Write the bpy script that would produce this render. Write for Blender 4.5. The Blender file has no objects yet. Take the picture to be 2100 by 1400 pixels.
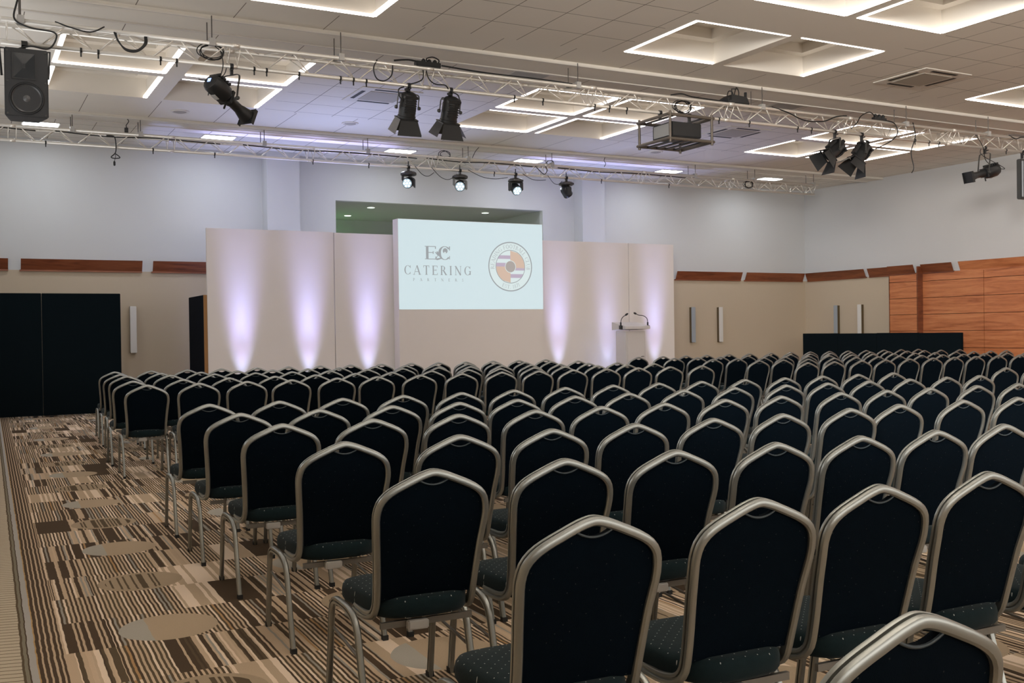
import bpy, bmesh, math, random
from mathutils import Matrix, Vector
random.seed(7)
S=bpy.context.scene
C=S.collection
# ---------------------------------------------------------------- camera
CAM_Z=1.37
cd=bpy.data.cameras.new('camera'); cam=bpy.data.objects.new('camera',cd); C.objects.link(cam)
yaw,pit,rol=math.radians(28.247),math.radians(-0.516),math.radians(-0.8152)
F=Vector((math.sin(yaw)*math.cos(pit),math.cos(yaw)*math.cos(pit),math.sin(pit)))
R0=Vector((math.cos(yaw),-math.sin(yaw),0)); U0=R0.cross(F)
RR=R0*math.cos(rol)+U0*math.sin(rol); UU=U0*math.cos(rol)-R0*math.sin(rol)
cam.matrix_world=Matrix(((RR.x,UU.x,-F.x,0),(RR.y,UU.y,-F.y,0),(RR.z,UU.z,-F.z,CAM_Z),(0,0,0,1)))
cd.sensor_width=36; cd.lens=2118.7/2100*36; cd.clip_start=.05; cd.clip_end=200
S.camera=cam
# ---------------------------------------------------------------- world, view
W=bpy.data.worlds.new('world'); S.world=W; W.use_nodes=True
W.node_tree.nodes['Background'].inputs[0].default_value=(.8,.85,1,1)
W.node_tree.nodes['Background'].inputs[1].default_value=.0
vs=S.view_settings; vs.view_transform='Standard'; vs.look='None'; vs.gamma=1; vs.use_curve_mapping=False
vs.exposure=0.52
# light levels
STRIP=12.0      # led strips in the ceiling coffers
PANEL=14.0       # square ceiling panels by the stage wall
BEAM=800.0       # narrow uplight beams
HIGH=520.0  # added high fill from the left, brightening the right wall
SIDE=170.0     # added fill light on the left side, outside the frame
REAR=430.0      # added fill light behind the viewer
BACKUP=270.0    # uplights behind the backdrop
WASH=260.0       # soft spill of the uplights
STRIP_COL=(1.0,.90,.82); PANEL_COL=(.86,.93,1.0); UP_COL=(.50,.48,1.0)
# added unseen fill lights, rear and left, to lift ceiling and walls
def area(name,loc,rot,sx,sy,e,col):
    l=bpy.data.lights.new(name,'AREA'); l.shape='RECTANGLE'; l.size=sx; l.size_y=sy; l.energy=e; l.color=col
    o=bpy.data.objects.new(name,l); C.objects.link(o); o.location=loc; o.rotation_euler=rot; return o
area('rear_fill',(9.7,-5.35,2.5),(math.radians(118),0,0),17,3.2,REAR,(1,.97,.93))
area('side_fill',(-1.15,12.0,3.2),(math.radians(122),0,math.radians(-90)),13,2.6,SIDE,(.93,.96,1))
_o=area('side_fill_high',(-1.1,1.0,3.9),(0,0,0),6,1.6,HIGH,(1,.97,.93)); _o.data.spread=math.radians(75)
_o.rotation_euler=Vector((21.8,12.5,.9)).to_track_quat('-Z','Y').to_euler()
# ---------------------------------------------------------------- materials
MT={}
def mat(name,col,rough=.6,metal=0,emit=None,es=0,spec=.5,sheen=0):
    if name in MT: return MT[name]
    m=bpy.data.materials.new(name); m.use_nodes=True; b=m.node_tree.nodes['Principled BSDF']
    b.inputs['Base Color'].default_value=(*col,1); b.inputs['Roughness'].default_value=rough
    b.inputs['Metallic'].default_value=metal; b.inputs['Specular IOR Level'].default_value=spec
    if sheen: b.inputs['Sheen Weight'].default_value=sheen; b.inputs['Sheen Roughness'].default_value=.5
    if emit: b.inputs['Emission Color'].default_value=(*emit,1); b.inputs['Emission Strength'].default_value=es
    MT[name]=m; return m
class N:
    'small node helper'
    def __init__(s,m):
        s.t=m.node_tree; s.b=s.t.nodes['Principled BSDF']
        s.co=s.t.nodes.new('ShaderNodeTexCoord').outputs['Object']
    def sep(s,v):
        n=s.t.nodes.new('ShaderNodeSeparateXYZ'); s.t.links.new(v,n.inputs[0]); return n.outputs
    def comb(s,x,y,z=0):
        n=s.t.nodes.new('ShaderNodeCombineXYZ')
        for i,a in enumerate((x,y,z)): s._in(n.inputs[i],a)
        return n.outputs[0]
    def _in(s,inp,a):
        if isinstance(a,(int,float)): inp.default_value=a
        elif isinstance(a,tuple): inp.default_value=(*a,1)
        else: s.t.links.new(a,inp)
    def m(s,op,a,b=0.,c=None):
        n=s.t.nodes.new('ShaderNodeMath'); n.operation=op; s._in(n.inputs[0],a); s._in(n.inputs[1],b)
        if c is not None: s._in(n.inputs[2],c)
        return n.outputs[0]
    def mix(s,f,a,b):
        n=s.t.nodes.new('ShaderNodeMix'); n.data_type='RGBA'; s._in(n.inputs[0],f); s._in(n.inputs[6],a); s._in(n.inputs[7],b); return n.outputs[2]
    def noise(s,v,sc,det=3,dist=0):
        n=s.t.nodes.new('ShaderNodeTexNoise'); s.t.links.new(v,n.inputs['Vector']); n.inputs['Scale'].default_value=sc; n.inputs['Detail'].default_value=det; n.inputs['Distortion'].default_value=dist; return n.outputs[0]
    def wn(s,x,y=0.,z=0.):
        n=s.t.nodes.new('ShaderNodeTexWhiteNoise'); n.noise_dimensions='3D'; s.t.links.new(s.comb(x,y,z),n.inputs['Vector']); return n.outputs['Value']
    def ramp(s,f,stops,const=False):
        n=s.t.nodes.new('ShaderNodeValToRGB'); e=n.color_ramp.elements
        if const: n.color_ramp.interpolation='CONSTANT'
        while len(e)<len(stops): e.new(.5)
        for q,(p,c) in zip(e,stops): q.position=p; q.color=(*c,1)
        s.t.links.new(f,n.inputs[0]); return n.outputs[0]
    def bump(s,h,st,d=.01):
        n=s.t.nodes.new('ShaderNodeBump'); n.inputs['Strength'].default_value=st; n.inputs['Distance'].default_value=d
        s.t.links.new(h,n.inputs['Height']); s.t.links.new(n.outputs[0],s.b.inputs['Normal'])
    def col(s,c): s.t.links.new(c,s.b.inputs['Base Color'])
def mottled(name,col,rough,amt=.06,scale=1.5,bump=0,bs=60,**k):
    m=mat(name,col,rough,**k); n=N(m)
    f=n.noise(n.co,scale,4)
    lo=tuple(c*(1-amt) for c in col); hi=tuple(min(1,c*(1+amt)) for c in col)
    n.col(n.mix(f,lo,hi))
    if bump: n.bump(n.noise(n.co,bs,2),bump,.004)
    return m
CREAM=mottled('painted_plaster_white',(.615,.617,.615),.85,.03,.7,.15)
BEIGE=mottled('painted_plaster_beige',(.55,.455,.335),.85,.04,.7,.15)
CEIL=mottled('ceiling_plaster',(.80,.755,.68),.9,.02,.5)
ALCOVE=mottled('alcove_paint',(.42,.43,.42),.85,.03,.6)
TRIMW=mat('ceiling_trim_white',(.70,.66,.60),.5)
def tile_mat(name,px,py,ox,oy,w=.011):
    m=mat(name,(.7,.65,.58),.9); n=N(m); x,y,z=n.sep(n.co)
    f=None
    for v,p,o in ((x,px,ox),(y,py,oy)):
        if not p: continue
        u=n.m('ABSOLUTE',n.m('SUBTRACT',n.m('FRACT',n.m('DIVIDE',n.m('SUBTRACT',v,o),p)),.5))
        l=n.m('GREATER_THAN',u,.5-w/2/p)
        f=l if f is None else n.m('MAXIMUM',f,l)
    base=n.mix(n.noise(n.co,2.2,3),(.79,.745,.67),(.82,.775,.70))
    n.col(n.mix(f,base,(.20,.17,.14))); return m
TILE=tile_mat('ceiling_tiles_square',.66,.66,6.43,10.48)
TILEX=tile_mat('ceiling_tiles_long',1.1,0,.75,0)
TILES=tile_mat('ceiling_tiles_stage',.66,.66,.9,19.0)
# carpet
def carpet():
    m=mat('patterned_carpet',(.3,.2,.12),1,spec=.1); n=N(m); x,y,z=n.sep(n.co)
    wob=n.m('MULTIPLY',n.m('SUBTRACT',n.noise(n.comb(n.m('MULTIPLY',x,2.),n.m('MULTIPLY',y,9.)),1.,2),.5),.012)
    xr=n.m('ADD',n.m('SUBTRACT',x,n.m('MULTIPLY',n.m('SUBTRACT',y,5.),.024)),wob)
    b=n.m('FLOOR',n.m('DIVIDE',n.m('SUBTRACT',y,4.865),.515))
    c=n.m('FLOOR',n.m('DIVIDE',n.m('SUBTRACT',xr,.405),.196))
    r1=n.wn(c,b,3.)
    s=n.m('FLOOR',n.m('DIVIDE',xr,.0108)); w1=n.wn(s,b,1.); w2=n.wn(s,b,2.)
    s2=n.m('FLOOR',n.m('DIVIDE',xr,.019)); w3=n.wn(s2,b,5.)
    par=n.m('MODULO',n.m('ABSOLUTE',s),2.)
    dark=(.085,.058,.037); dark2=(.115,.085,.052); tan=(.60,.45,.31); light=(.88,.71,.55); grey=(.38,.35,.30); orange=(.48,.29,.14)
    tn=n.ramp(w2,[(0,tan),(.42,(.66,.50,.35)),(.66,light),(.86,grey),(.975,orange)],True)
    dk=n.ramp(w1,[(0,dark),(.5,dark2)],True)
    r2=n.m('GREATER_THAN',n.wn(c,b,9.),.45)
    reg=n.m('GREATER_THAN',n.m('ADD',n.m('MULTIPLY',par,.72),n.m('MULTIPLY',w1,.5)),.55); irr=n.m('GREATER_THAN',w1,.52)
    pick=n.m('ADD',n.m('MULTIPLY',r2,irr),n.m('MULTIPLY',n.m('SUBTRACT',1.,r2),reg))
    dense=n.mix(pick,dk,tn)
    tanb=n.mix(n.m('GREATER_THAN',w3,.62),(.54,.41,.28),light)
    lightb=n.mix(n.m('GREATER_THAN',w3,.72),tn,dk)
    f1=n.m('GREATER_THAN',r1,.70); f2=n.m('GREATER_THAN',r1,.80); f3=n.m('GREATER_THAN',r1,.93)
    base=n.mix(f3,n.mix(f2,n.mix(f1,dense,tanb),lightb),(.085,.058,.036))
    # medallions
    k=n.m('FLOOR',n.m('DIVIDE',n.m('SUBTRACT',xr,.37),.98)); u=n.m('SUBTRACT',n.m('SUBTRACT',xr,.86),n.m('MULTIPLY',k,.98))
    mm=n.m('FLOOR',n.m('DIVIDE',n.m('SUBTRACT',y,4.565),1.03)); v=n.m('SUBTRACT',n.m('SUBTRACT',y,5.08),n.m('MULTIPLY',mm,1.03))
    d=n.m('SQRT',n.m('ADD',n.m('MULTIPLY',u,u),n.m('MULTIPLY',v,v)))
    odd=n.m('MODULO',n.m('ABSOLUTE',n.m('ADD',k,mm)),2.)
    ins=n.m('LESS_THAN',d,.225); inr=n.m('LESS_THAN',d,.185)
    solid=n.mix(n.m('LESS_THAN',u,-.09),(.50,.385,.265),(.45,.42,.36))
    ring=n.mix(n.m('MULTIPLY',inr,n.m('GREATER_THAN',w1,.62)),(.43,.33,.225),dk)
    med=n.mix(n.m('GREATER_THAN',odd,.5),solid,ring)
    base=n.mix(ins,base,med)
    # woven border along the left side
    bl=n.ramp(n.m('MULTIPLY',n.m('SUBTRACT',xr,.224),2.),[(0,dark2),(.016,(.25,.225,.165)),(.044,dark),(.056,(.45,.43,.40)),(.11,(.52,.33,.15)),(.125,dark),(.155,tan),(.17,dark),(.20,tan),(.215,dark),(.25,tan),(.268,dark),(.295,tan),(.31,dark),(.33,tan),(.345,dark)],True)
    base=n.mix(n.m('LESS_THAN',xr,.395),base,bl)
    ly=n.m('LESS_THAN',n.m('FRACT',n.m('DIVIDE',n.m('ADD',y,n.m('MULTIPLY',x,.25)),.052)),.16)
    edge=n.mix(ly,(.58,.50,.38),(.18,.135,.09))
    base=n.mix(n.m('LESS_THAN',xr,.224),base,edge)
    # pile: slight fleck of the yarn
    fl=n.noise(n.co,260,1)
    n.col(n.mix(n.m('MULTIPLY',fl,.25),base,(.05,.035,.02)))
    n.bump(n.noise(n.co,300,2),.5,.004); return m
CARPET=carpet()
def wood(name,a,b,c,axis='y'):
    m=mat(name,b,.38); n=N(m); x,y,z=n.sep(n.co)
    if axis=='y': v=n.comb(x,n.m('MULTIPLY',y,.55),n.m('MULTIPLY',z,7.))
    else: v=n.comb(n.m('MULTIPLY',x,.55),y,n.m('MULTIPLY',z,7.))
    f=n.noise(v,1.3,6,1.2); g=n.noise(v,9,4,.4)
    k=n.m('ADD',n.m('MULTIPLY',f,.72),n.m('MULTIPLY',g,.28))
    n.col(n.ramp(k,[(.30,a),(.5,b),(.68,c)])); return m
WOOD=wood('cherry_veneer',(.34,.10,.036),(.55,.195,.076),(.66,.27,.115))
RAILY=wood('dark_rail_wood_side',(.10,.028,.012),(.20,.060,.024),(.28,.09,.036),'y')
RAILX=wood('dark_rail_wood_back',(.11,.030,.012),(.24,.072,.030),(.31,.105,.045),'x')
def dotted(name,col,axis,sheen):
    m=mat(name,col,.95,spec=.06,sheen=sheen); n=N(m); x,y,z=n.sep(n.co)
    b=y if axis=='y' else z
    p=.030
    u=n.m('DIVIDE',n.m('ADD',x,b),p*1.414); v=n.m('DIVIDE',n.m('SUBTRACT',x,b),p*1.414)
    du=n.m('SUBTRACT',n.m('FRACT',u),.5); dv=n.m('SUBTRACT',n.m('FRACT',v),.5)
    d=n.m('SQRT',n.m('ADD',n.m('MULTIPLY',du,du),n.m('MULTIPLY',dv,dv)))
    f=n.m('LESS_THAN',d,.058)
    if axis!='y': f=n.m('MULTIPLY',f,n.m('GREATER_THAN',n.wn(n.m('FLOOR',u),n.m('FLOOR',v)),.8)); f=n.m('MULTIPLY',f,.08)
    base=n.mix(n.noise(n.co,40,3),tuple(q*.8 for q in col),tuple(q*1.2 for q in col))
    n.col(n.mix(f,base,(.42,.44,.42))); n.bump(n.noise(n.co,500,2),.4,.002); return m
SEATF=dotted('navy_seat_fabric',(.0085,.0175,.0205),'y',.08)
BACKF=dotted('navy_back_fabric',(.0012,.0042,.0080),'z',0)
PIPING=mat('navy_piping',(.03,.045,.055),.45)
ALU=mottled('satin_aluminium_tube',(.31,.32,.30),.33,.08,6,metal=.8)
ALUD=mat('dull_steel_bar',(.20,.19,.17),.5,.7)
TAGM=mat('pale_grey_bracket',(.42,.41,.39),.5,.2)
RUB=mat('black_rubber',(.010,.011,.012),.6)
TRUSSM=mottled('truss_aluminium',(.86,.82,.75),.33,.05,3,metal=.5)
BLACKM=mat('black_powder_coat',(.012,.013,.014),.42)
DGREY=mat('dark_grey_metal',(.055,.055,.052),.45,.3)
CAGEM=mat('bronze_grey_tube',(.14,.12,.10),.4,.6)
CABLE=mat('black_cable',(.008,.009,.010),.5)
WIRE=mat('steel_wire',(.12,.11,.10),.5,.5)
DRAPE=mottled('dark_teal_felt',(.0032,.0075,.0105),.95,.1,3,.3,200,spec=.1)
DRAPEN=mottled('navy_felt',(.0035,.0065,.0125),.95,.1,3,.3,200,spec=.1)
SETW=mottled('off_white_stage_cloth',(.80,.755,.71),.8,.02,1.)
LECT=mat('white_lectern_laminate',(.62,.59,.57),.35)
STRIPS=mat('led_strip_side_glow',(.8,.8,.8),.5,emit=STRIP_COL,es=1.3)
STRIPD=mat('led_strip_dimmed',(.9,.9,.9),.5,emit=STRIP_COL,es=STRIP*.6)
STRIPM=mat('led_strip_diffuser',(.9,.9,.9),.5,emit=STRIP_COL,es=STRIP)
PANELM=mat('panel_light_diffuser',(.9,.9,.9),.5,emit=PANEL_COL,es=PANEL)
SCONG=mat('sconce_frosted_grey',(.36,.40,.44),.35); SCONW=mat('sconce_frosted_white',(.72,.70,.66),.35); SCONB=mat('sconce_bronze_side',(.13,.095,.05),.45,.4)
VENTM=mat('vent_white_plastic',(.72,.675,.605),.5); GRILLE=mat('vent_grille_grey',(.42,.38,.32),.7); SLOT=mat('vent_slot_dark',(.03,.027,.022),.7)
LENS=mat('led_lens',(.5,.6,.65),.2,emit=(.75,.9,1.),es=1.2); HEADLENS=mat('lens_glass_dark',(.02,.03,.04),.1)
SCREENM=mat('projected_white',(.2,.2,.2),.9,emit=(.50,.625,.66),es=.75)
def proj_col(n,c): return mat('projected_'+n,(.1,.1,.1),.9,emit=c,es=.75)
PGREY=proj_col('grey',(.27,.295,.31)); PWHITE=proj_col('pale',(.60,.70,.70)); PORANGE=proj_col('orange',(.56,.41,.32)); PPURPLE=proj_col('mauve',(.42,.35,.45)); PMID=proj_col('taupe',(.34,.31,.29))
# ---------------------------------------------------------------- mesh helpers
def BM(): return bmesh.new()
def face(bm,pts):
    return bm.faces.new([bm.verts.new(p) for p in pts])
def box(bm,x0,x1,y0,y1,z0,z1,M=None):
    v=[Vector((x,y,z)) for x in (x0,x1) for y in (y0,y1) for z in (z0,z1)]
    if M is not None: v=[M@p for p in v]
    v=[bm.verts.new(p) for p in v]
    for f in ((0,1,3,2),(4,6,7,5),(0,4,5,1),(2,3,7,6),(0,2,6,4),(1,5,7,3)): bm.faces.new([v[i] for i in f])
def prism(bm,poly,y0,y1,M=None,axes='xz'):
    'extrude a polygon (pairs) between two depths'
    def P(a,b,d):
        p=Vector((a,d,b)) if axes=='xz' else (Vector((a,b,d)) if axes=='xy' else Vector((d,a,b)))
        return M@p if M is not None else p
    A=[bm.verts.new(P(a,b,y0)) for a,b in poly]; B=[bm.verts.new(P(a,b,y1)) for a,b in poly]
    n=len(poly)
    bm.faces.new(A); bm.faces.new(B[::-1])
    for i in range(n): bm.faces.new((A[i],B[i],B[(i+1)%n],A[(i+1)%n]))
def sweep(bm,pts,prof,closed=False,up=None,cap=True):
    'sweep a closed 2d profile along points; up = fixed side vector of the frame'
    pts=[Vector(p) for p in pts]; n=len(pts); rings=[]; prev=None
    for i in range(n):
        if closed: t=(pts[(i+1)%n]-pts[i-1])
        elif i==0: t=pts[1]-pts[0]
        elif i==n-1: t=pts[-1]-pts[-2]
        else: t=(pts[i+1]-pts[i]).normalized()+(pts[i]-pts[i-1]).normalized()
        t.normalize()
        if up is not None:
            a=Vector(up); a=(a-t*a.dot(t))
            if a.length<1e-4: a=prev.copy()
            a.normalize()
        else:
            if prev is None:
                a=Vector((0,0,1)) if abs(t.z)<.9 else Vector((1,0,0))
            else: a=prev
            a=(a-t*a.dot(t)).normalized()
        prev=a; b=t.cross(a)
        sc=1.
        rings.append([bm.verts.new(pts[i]+a*p[0]+b*p[1]) for p in prof])
    m=len(prof)
    for i in range(n if closed else n-1):
        A=rings[i]; B=rings[(i+1)%n]
        for j in range(m): bm.faces.new((A[j],A[(j+1)%m],B[(j+1)%m],B[j]))
    if cap and not closed: bm.faces.new(rings[0][::-1]); bm.faces.new(rings[-1])
def circ(r,n=8): return [(r*math.cos(2*math.pi*i/n),r*math.sin(2*math.pi*i/n)) for i in range(n)]
def tube(bm,pts,r,n=8,closed=False): sweep(bm,pts,circ(r,n),closed)
def lathe(bm,prof,M=None,n=20,cap=True):
    'revolve (radius, height) pairs about local z'
    M=M or Matrix(); rings=[]
    for r,h in prof: rings.append([bm.verts.new(M@Vector((r*math.cos(2*math.pi*i/n),r*math.sin(2*math.pi*i/n),h))) for i in range(n)])
    for A,B in zip(rings,rings[1:]):
        for j in range(n): bm.faces.new((A[j],A[(j+1)%n],B[(j+1)%n],B[j]))
    if cap:
        bm.faces.new(rings[0][::-1]); bm.faces.new(rings[-1])
def frame(origin,z,xhint=(0,0,1)):
    'matrix whose local z is the given direction and local x lies level'
    z=Vector(z).normalized(); x=Vector((0,0,1)).cross(z)
    if x.length<1e-3: x=Vector((1,0,0))
    x.normalize(); y=z.cross(x)
    M=Matrix(((x.x,y.x,z.x,0),(x.y,y.y,z.y,0),(x.z,y.z,z.z,0),(0,0,0,1)))
    return Matrix.Translation(Vector(origin))@M
def smooth(pts,k=6,closed=False):
    'Catmull-Rom'
    P=[Vector(p) for p in pts]; out=[]; n=len(P)
    for i in range(n if closed else n-1):
        a=P[i-1] if (i>0 or closed) else P[0]; b=P[i]; c=P[(i+1)%n]; d=P[(i+2)%n] if (closed or i+2<n) else P[-1]
        for j in range(k):
            t=j/k; out.append(.5*((2*b)+(c-a)*t+(2*a-5*b+4*c-d)*t*t+(3*b-a-3*c+d)*t**3))
    if not closed: out.append(P[-1])
    return out
def obj(name,bm,m,parent=None,sm=False,bevel=0,loc=None):
    bmesh.ops.recalc_face_normals(bm,faces=bm.faces)
    if bevel: bmesh.ops.bevel(bm,geom=[e for e in bm.edges if e.calc_face_angle(0)>.5],offset=bevel,segments=2,affect='EDGES',clamp_overlap=True)
    me=bpy.data.meshes.new(name); bm.to_mesh(me); bm.free(); me.materials.append(m)
    if sm:
        for p in me.polygons: p.use_smooth=True
        if sm!='all': me.set_sharp_from_angle(angle=.65)
    o=bpy.data.objects.new(name,me); C.objects.link(o)
    if parent is not None: o.parent=parent
    if loc is not None: o.location=loc
    return o
def thing(name,label,cat,loc=(0,0,0),rz=0,group=None):
    o=bpy.data.objects.new(name,None); C.objects.link(o); o.empty_display_size=.1
    o.location=loc; o.rotation_euler=(0,0,rz); o['label']=label; o['category']=cat
    if group: o['group']=group
    return o
def tag(o,label,cat,group=None):
    o['label']=label; o['category']=cat
    if group: o['group']=group
    return o
def struct(name,bm,m,parent=None,label=None,**k):
    o=obj(name,bm,m,parent,**k)
    if parent is None: o['kind']='structure'; o['label']=label or name.replace('_',' '); o['category']=name.split('_')[0]
    return o
def one(name,bm,m,label,cat,group=None,**k): return tag(obj(name,bm,m,**k),label,cat,group)
def dup(root,loc,rz,label,group=None):
    r=root.copy(); C.objects.link(r); r.location=loc; r.rotation_euler=(0,0,rz); r['label']=label
    if group: r['group']=group
    for ch in list(root.children):
        c=ch.copy(); C.objects.link(c); c.parent=r
        for g in list(ch.children):
            d=g.copy(); C.objects.link(d); d.parent=c
    return r
ORD=['first','second','third','fourth','fifth','sixth','seventh','eighth','ninth','tenth','eleventh','twelfth','thirteenth','fourteenth','fifteenth']
# ================================================================ THE ROOM
XL,XR,YF,YB,ZC=-1.26,20.66,-5.6,21.3,5.14
bm=BM(); box(bm,XL-.1,XR+.1,YF-.1,YB+3.6,-.12,0); struct('floor',bm,CARPET,label='patterned striped hotel carpet floor')
# --- coffers in the ceiling
CX=[((1.2,2.70),(2.95,4.45)),((8.0,9.55),(9.72,11.25)),((14.85,16.38),(16.6,18.2))]
CY=[((13.9,15.38),(15.58,17.08)),((7.5,9.12),(10.03,11.6)),((1.2,2.75),(2.95,4.5)),((-5.0,-3.4),(-3.2,-1.6))]
cells=[(x[0],x[1],y[0],y[1]) for cx in CX for x in cx for cy in CY for y in cy]
clus=[(cx[0][0]-.13,cx[1][1]+.13,cy[0][0]-.13,cy[1][1]+.13) for cx in CX for cy in CY]
BANDS=[(18.55,19.05),(12.35,12.93),(6.15,6.7),(-.1,.45)]
xs=sorted({XL-.1,XR+.1}|{v for c in cells for v in c[:2]}|{v for c in clus for v in c[:2]})
ys=sorted({YF-.1,YB+.1}|{v for c in cells for v in c[2:]}|{v for c in clus for v in c[2:]}|{v for b in BANDS for v in b})
def inr(x,y,l): return any(a<x<b and c<y<d for a,b,c,d in l)
bP,bT,bL,bS=BM(),BM(),BM(),BM()
for x0,x1 in zip(xs,xs[1:]):
    for y0,y1 in zip(ys,ys[1:]):
        x,y=(x0+x1)/2,(y0+y1)/2
        if inr(x,y,cells) or any(a<y<b for a,b in BANDS): continue
        if inr(x,y,clus): t=bP
        elif y>19.05: t=bS
        elif any(c<y<d for a,b,c,d in clus): t=bT
        else: t=bL
        box(t,x0,x1,y0,y1,ZC,ZC+.06)
for x0,x1,y0,y1 in cells:       # recess walls and lid
    z=ZC+.44; w=.02
    box(bP,x0-w,x0,y0,y1,ZC+.06,z); box(bP,x1,x1+w,y0,y1,ZC+.06,z); box(bP,x0,x1,y0-w,y0,ZC+.06,z); box(bP,x0,x1,y1,y1+w,ZC+.06,z)
    box(bP,x0-w,x1+w,y0-w,y1+w,z,z+.03)
    s=.16; box(bP,x0,x0+s,y0,y1,ZC+.30,z); box(bP,x1-s,x1,y0,y1,ZC+.30,z); box(bP,x0+s,x1-s,y0,y0+s,ZC+.30,z); box(bP,x0+s,x1-s,y1-s,y1,ZC+.30,z)
for a,b in BANDS: box(bP,XL-.1,XR+.1,a,b,ZC-.04,ZC+.06)
ceil=struct('ceiling',bP,CEIL,label='white plaster ceiling with square light coffers')
struct('square_tiles',bT,TILE,ceil); struct('long_tiles',bL,TILEX,ceil); struct('stage_end_tiles',bS,TILES,ceil)
k=0
for a,b in BANDS[:3]:
    for y in (a,b):
        k+=1; bm=BM(); box(bm,XL,XR,y-.022,y+.022,ZC-.055,ZC-.036); struct('trim_%d'%k,bm,TRIMW,label='thin pale trim line across the ceiling')
# --- walls
DZ=2.66
def wall(name,parts,low,label):
    bm=BM()
    for p in parts: box(bm,*p)
    w=struct(name,bm,CREAM,label=label)
    bm=BM()
    for p in low: box(bm,*p)
    struct('lower_wall',bm,BEIGE,w); return w
AX0,AX1,AZ=7.2,12.32,4.25
wb=wall('wall_back',[(XL-.1,AX0,YB,YB+.15,DZ,ZC),(AX1,XR+.1,YB,YB+.15,DZ,ZC),(AX0,AX1,YB,YB+.15,AZ,ZC)],
     [(XL-.1,AX0,YB,YB+.15,0,DZ),(AX1,XR+.1,YB,YB+.15,0,DZ)],'white over beige wall behind the stage')
for x0,x1 in ((5.62,6.3),(13.2,13.84)):
    bm=BM(); box(bm,x0,x1,20.92,YB,0,ZC); struct('pilaster',bm,CREAM,wb)
bm=BM(); box(bm,AX0-.15,AX1+.15,YB+.15,25.0,AZ,AZ+.1); box(bm,AX0-.15,AX0,YB+.15,25,0,AZ); box(bm,AX1,AX1+.15,YB+.15,25,0,AZ); box(bm,AX0-.15,AX1+.15,24.9,25.05,0,AZ)
struct('wall_alcove',bm,ALCOVE,label='grey painted alcove opening behind the screen')
WY0=18.2
wr=wall('wall_right',[(XR,XR+.15,YF,YB,DZ,ZC)],[(XR,XR+.15,WY0,YB,0,DZ)],'white upper wall on the right over beige paint and wood panels')
wall('wall_left',[(XL-.15,XL,YF,YB,DZ,ZC)],[(XL-.15,XL,YF,YB,0,DZ)],'white over beige wall on the left')
wall('wall_rear',[(XL-.1,XR+.1,YF-.15,YF,DZ,ZC)],[(XL-.1,XR+.1,YF-.15,YF,0,DZ)],'white over beige wall behind the viewer')
# wood panelling: boards with open joints, and a projecting bay
bm=BM(); zr=[0,.46,.86,1.26,1.66,2.06,2.46,DZ]; g=.006
def boards(x,y0,y1,step):
    y=y1
    while y>y0+.01:
        a=max(y0,y-step)
        for z0,z1 in zip(zr,zr[1:]): box(bm,x,x+.03,a+g,y-g,z0+g,z1-g)
        y=a
boards(XR-.03,-5.5,17.37,1.72)
boards(20.49-.03,17.37,WY0,.83)
w=struct('wood_panelling',bm,WOOD,wr)
bm=BM(); box(bm,20.452,XR,17.335,17.37,0,DZ+.16); box(bm,20.46,XR,WY0,WY0+.02,0,DZ); struct('bay_end_shade_board',bm,RAILY,wr)  # dark rail wood stands in for shade on the bay end
bm=BM(); box(bm,XR-.005,XR+.1,YF,17.37,0,DZ); box(bm,20.49,XR+.1,17.37,WY0,0,DZ); struct('panel_backing',bm,mat('panel_joint_dark',(.09,.03,.012),.7),wr)
# --- picture rails: planks leaning out from the wall
def rail_x(x0,x1,label,grp):
    bm=BM(); prism(bm,[(YB-.03,2.655),(YB-.015,2.655),(YB-.105,2.865),(YB-.12,2.865)],x0,x1,axes='yz')
    box(bm,x0-.02,x1+.0,YB-.04,YB-.001,2.635,2.665)
    one('wall_rail',bm,RAILX,label,'rail',grp)
def rail_y(y0,y1,x,label,grp,m=RAILY):
    bm=BM(); prism(bm,[(x-.03,2.655),(x-.015,2.655),(x-.105,2.865),(x-.12,2.865)],y0,y1,axes='xz')
    box(bm,x-.04,x-.001,y0-.02,y1,2.635,2.665)
    one('wall_rail',bm,m,label,'rail',grp)
G='dark wood rails along the walls'
rail_x(XL+.02,.857,'dark wood rail at far left edge of the stage wall',G)
rail_x(1.07,3.22,'dark wood rail above the black screens left of the stage',G)
rail_x(3.42,5.55,'dark wood rail running behind the left end of the white backdrop',G)
rail_x(16.2,18.34,'dark wood rail above two sconces, just right of the backdrop',G)
rail_x(18.49,XR-.12,'dark wood rail on stage wall running into the right corner',G)
rail_y(19.12,YB-.12,XR,'dark wood rail on right wall starting from the corner',G)
rail_y(WY0+.0,19.0,XR,'short dark wood rail between gap and wood panelling on right wall',G)
rail_y(17.42,WY0-.0,20.49,'wood rail capping the projecting bay of the panelled wall',G,RAILY)
rail_y(16.46,17.34,XR,'short wood rail above panelling beside the projecting bay',G,RAILY)
rail_y(14.1,16.27,XR,'long orange wood rail at top of panelling near right edge',G,WOOD)
rail_y(11.7,13.9,XR,'orange wood rail above panelling beyond the right edge',G,WOOD)
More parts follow.
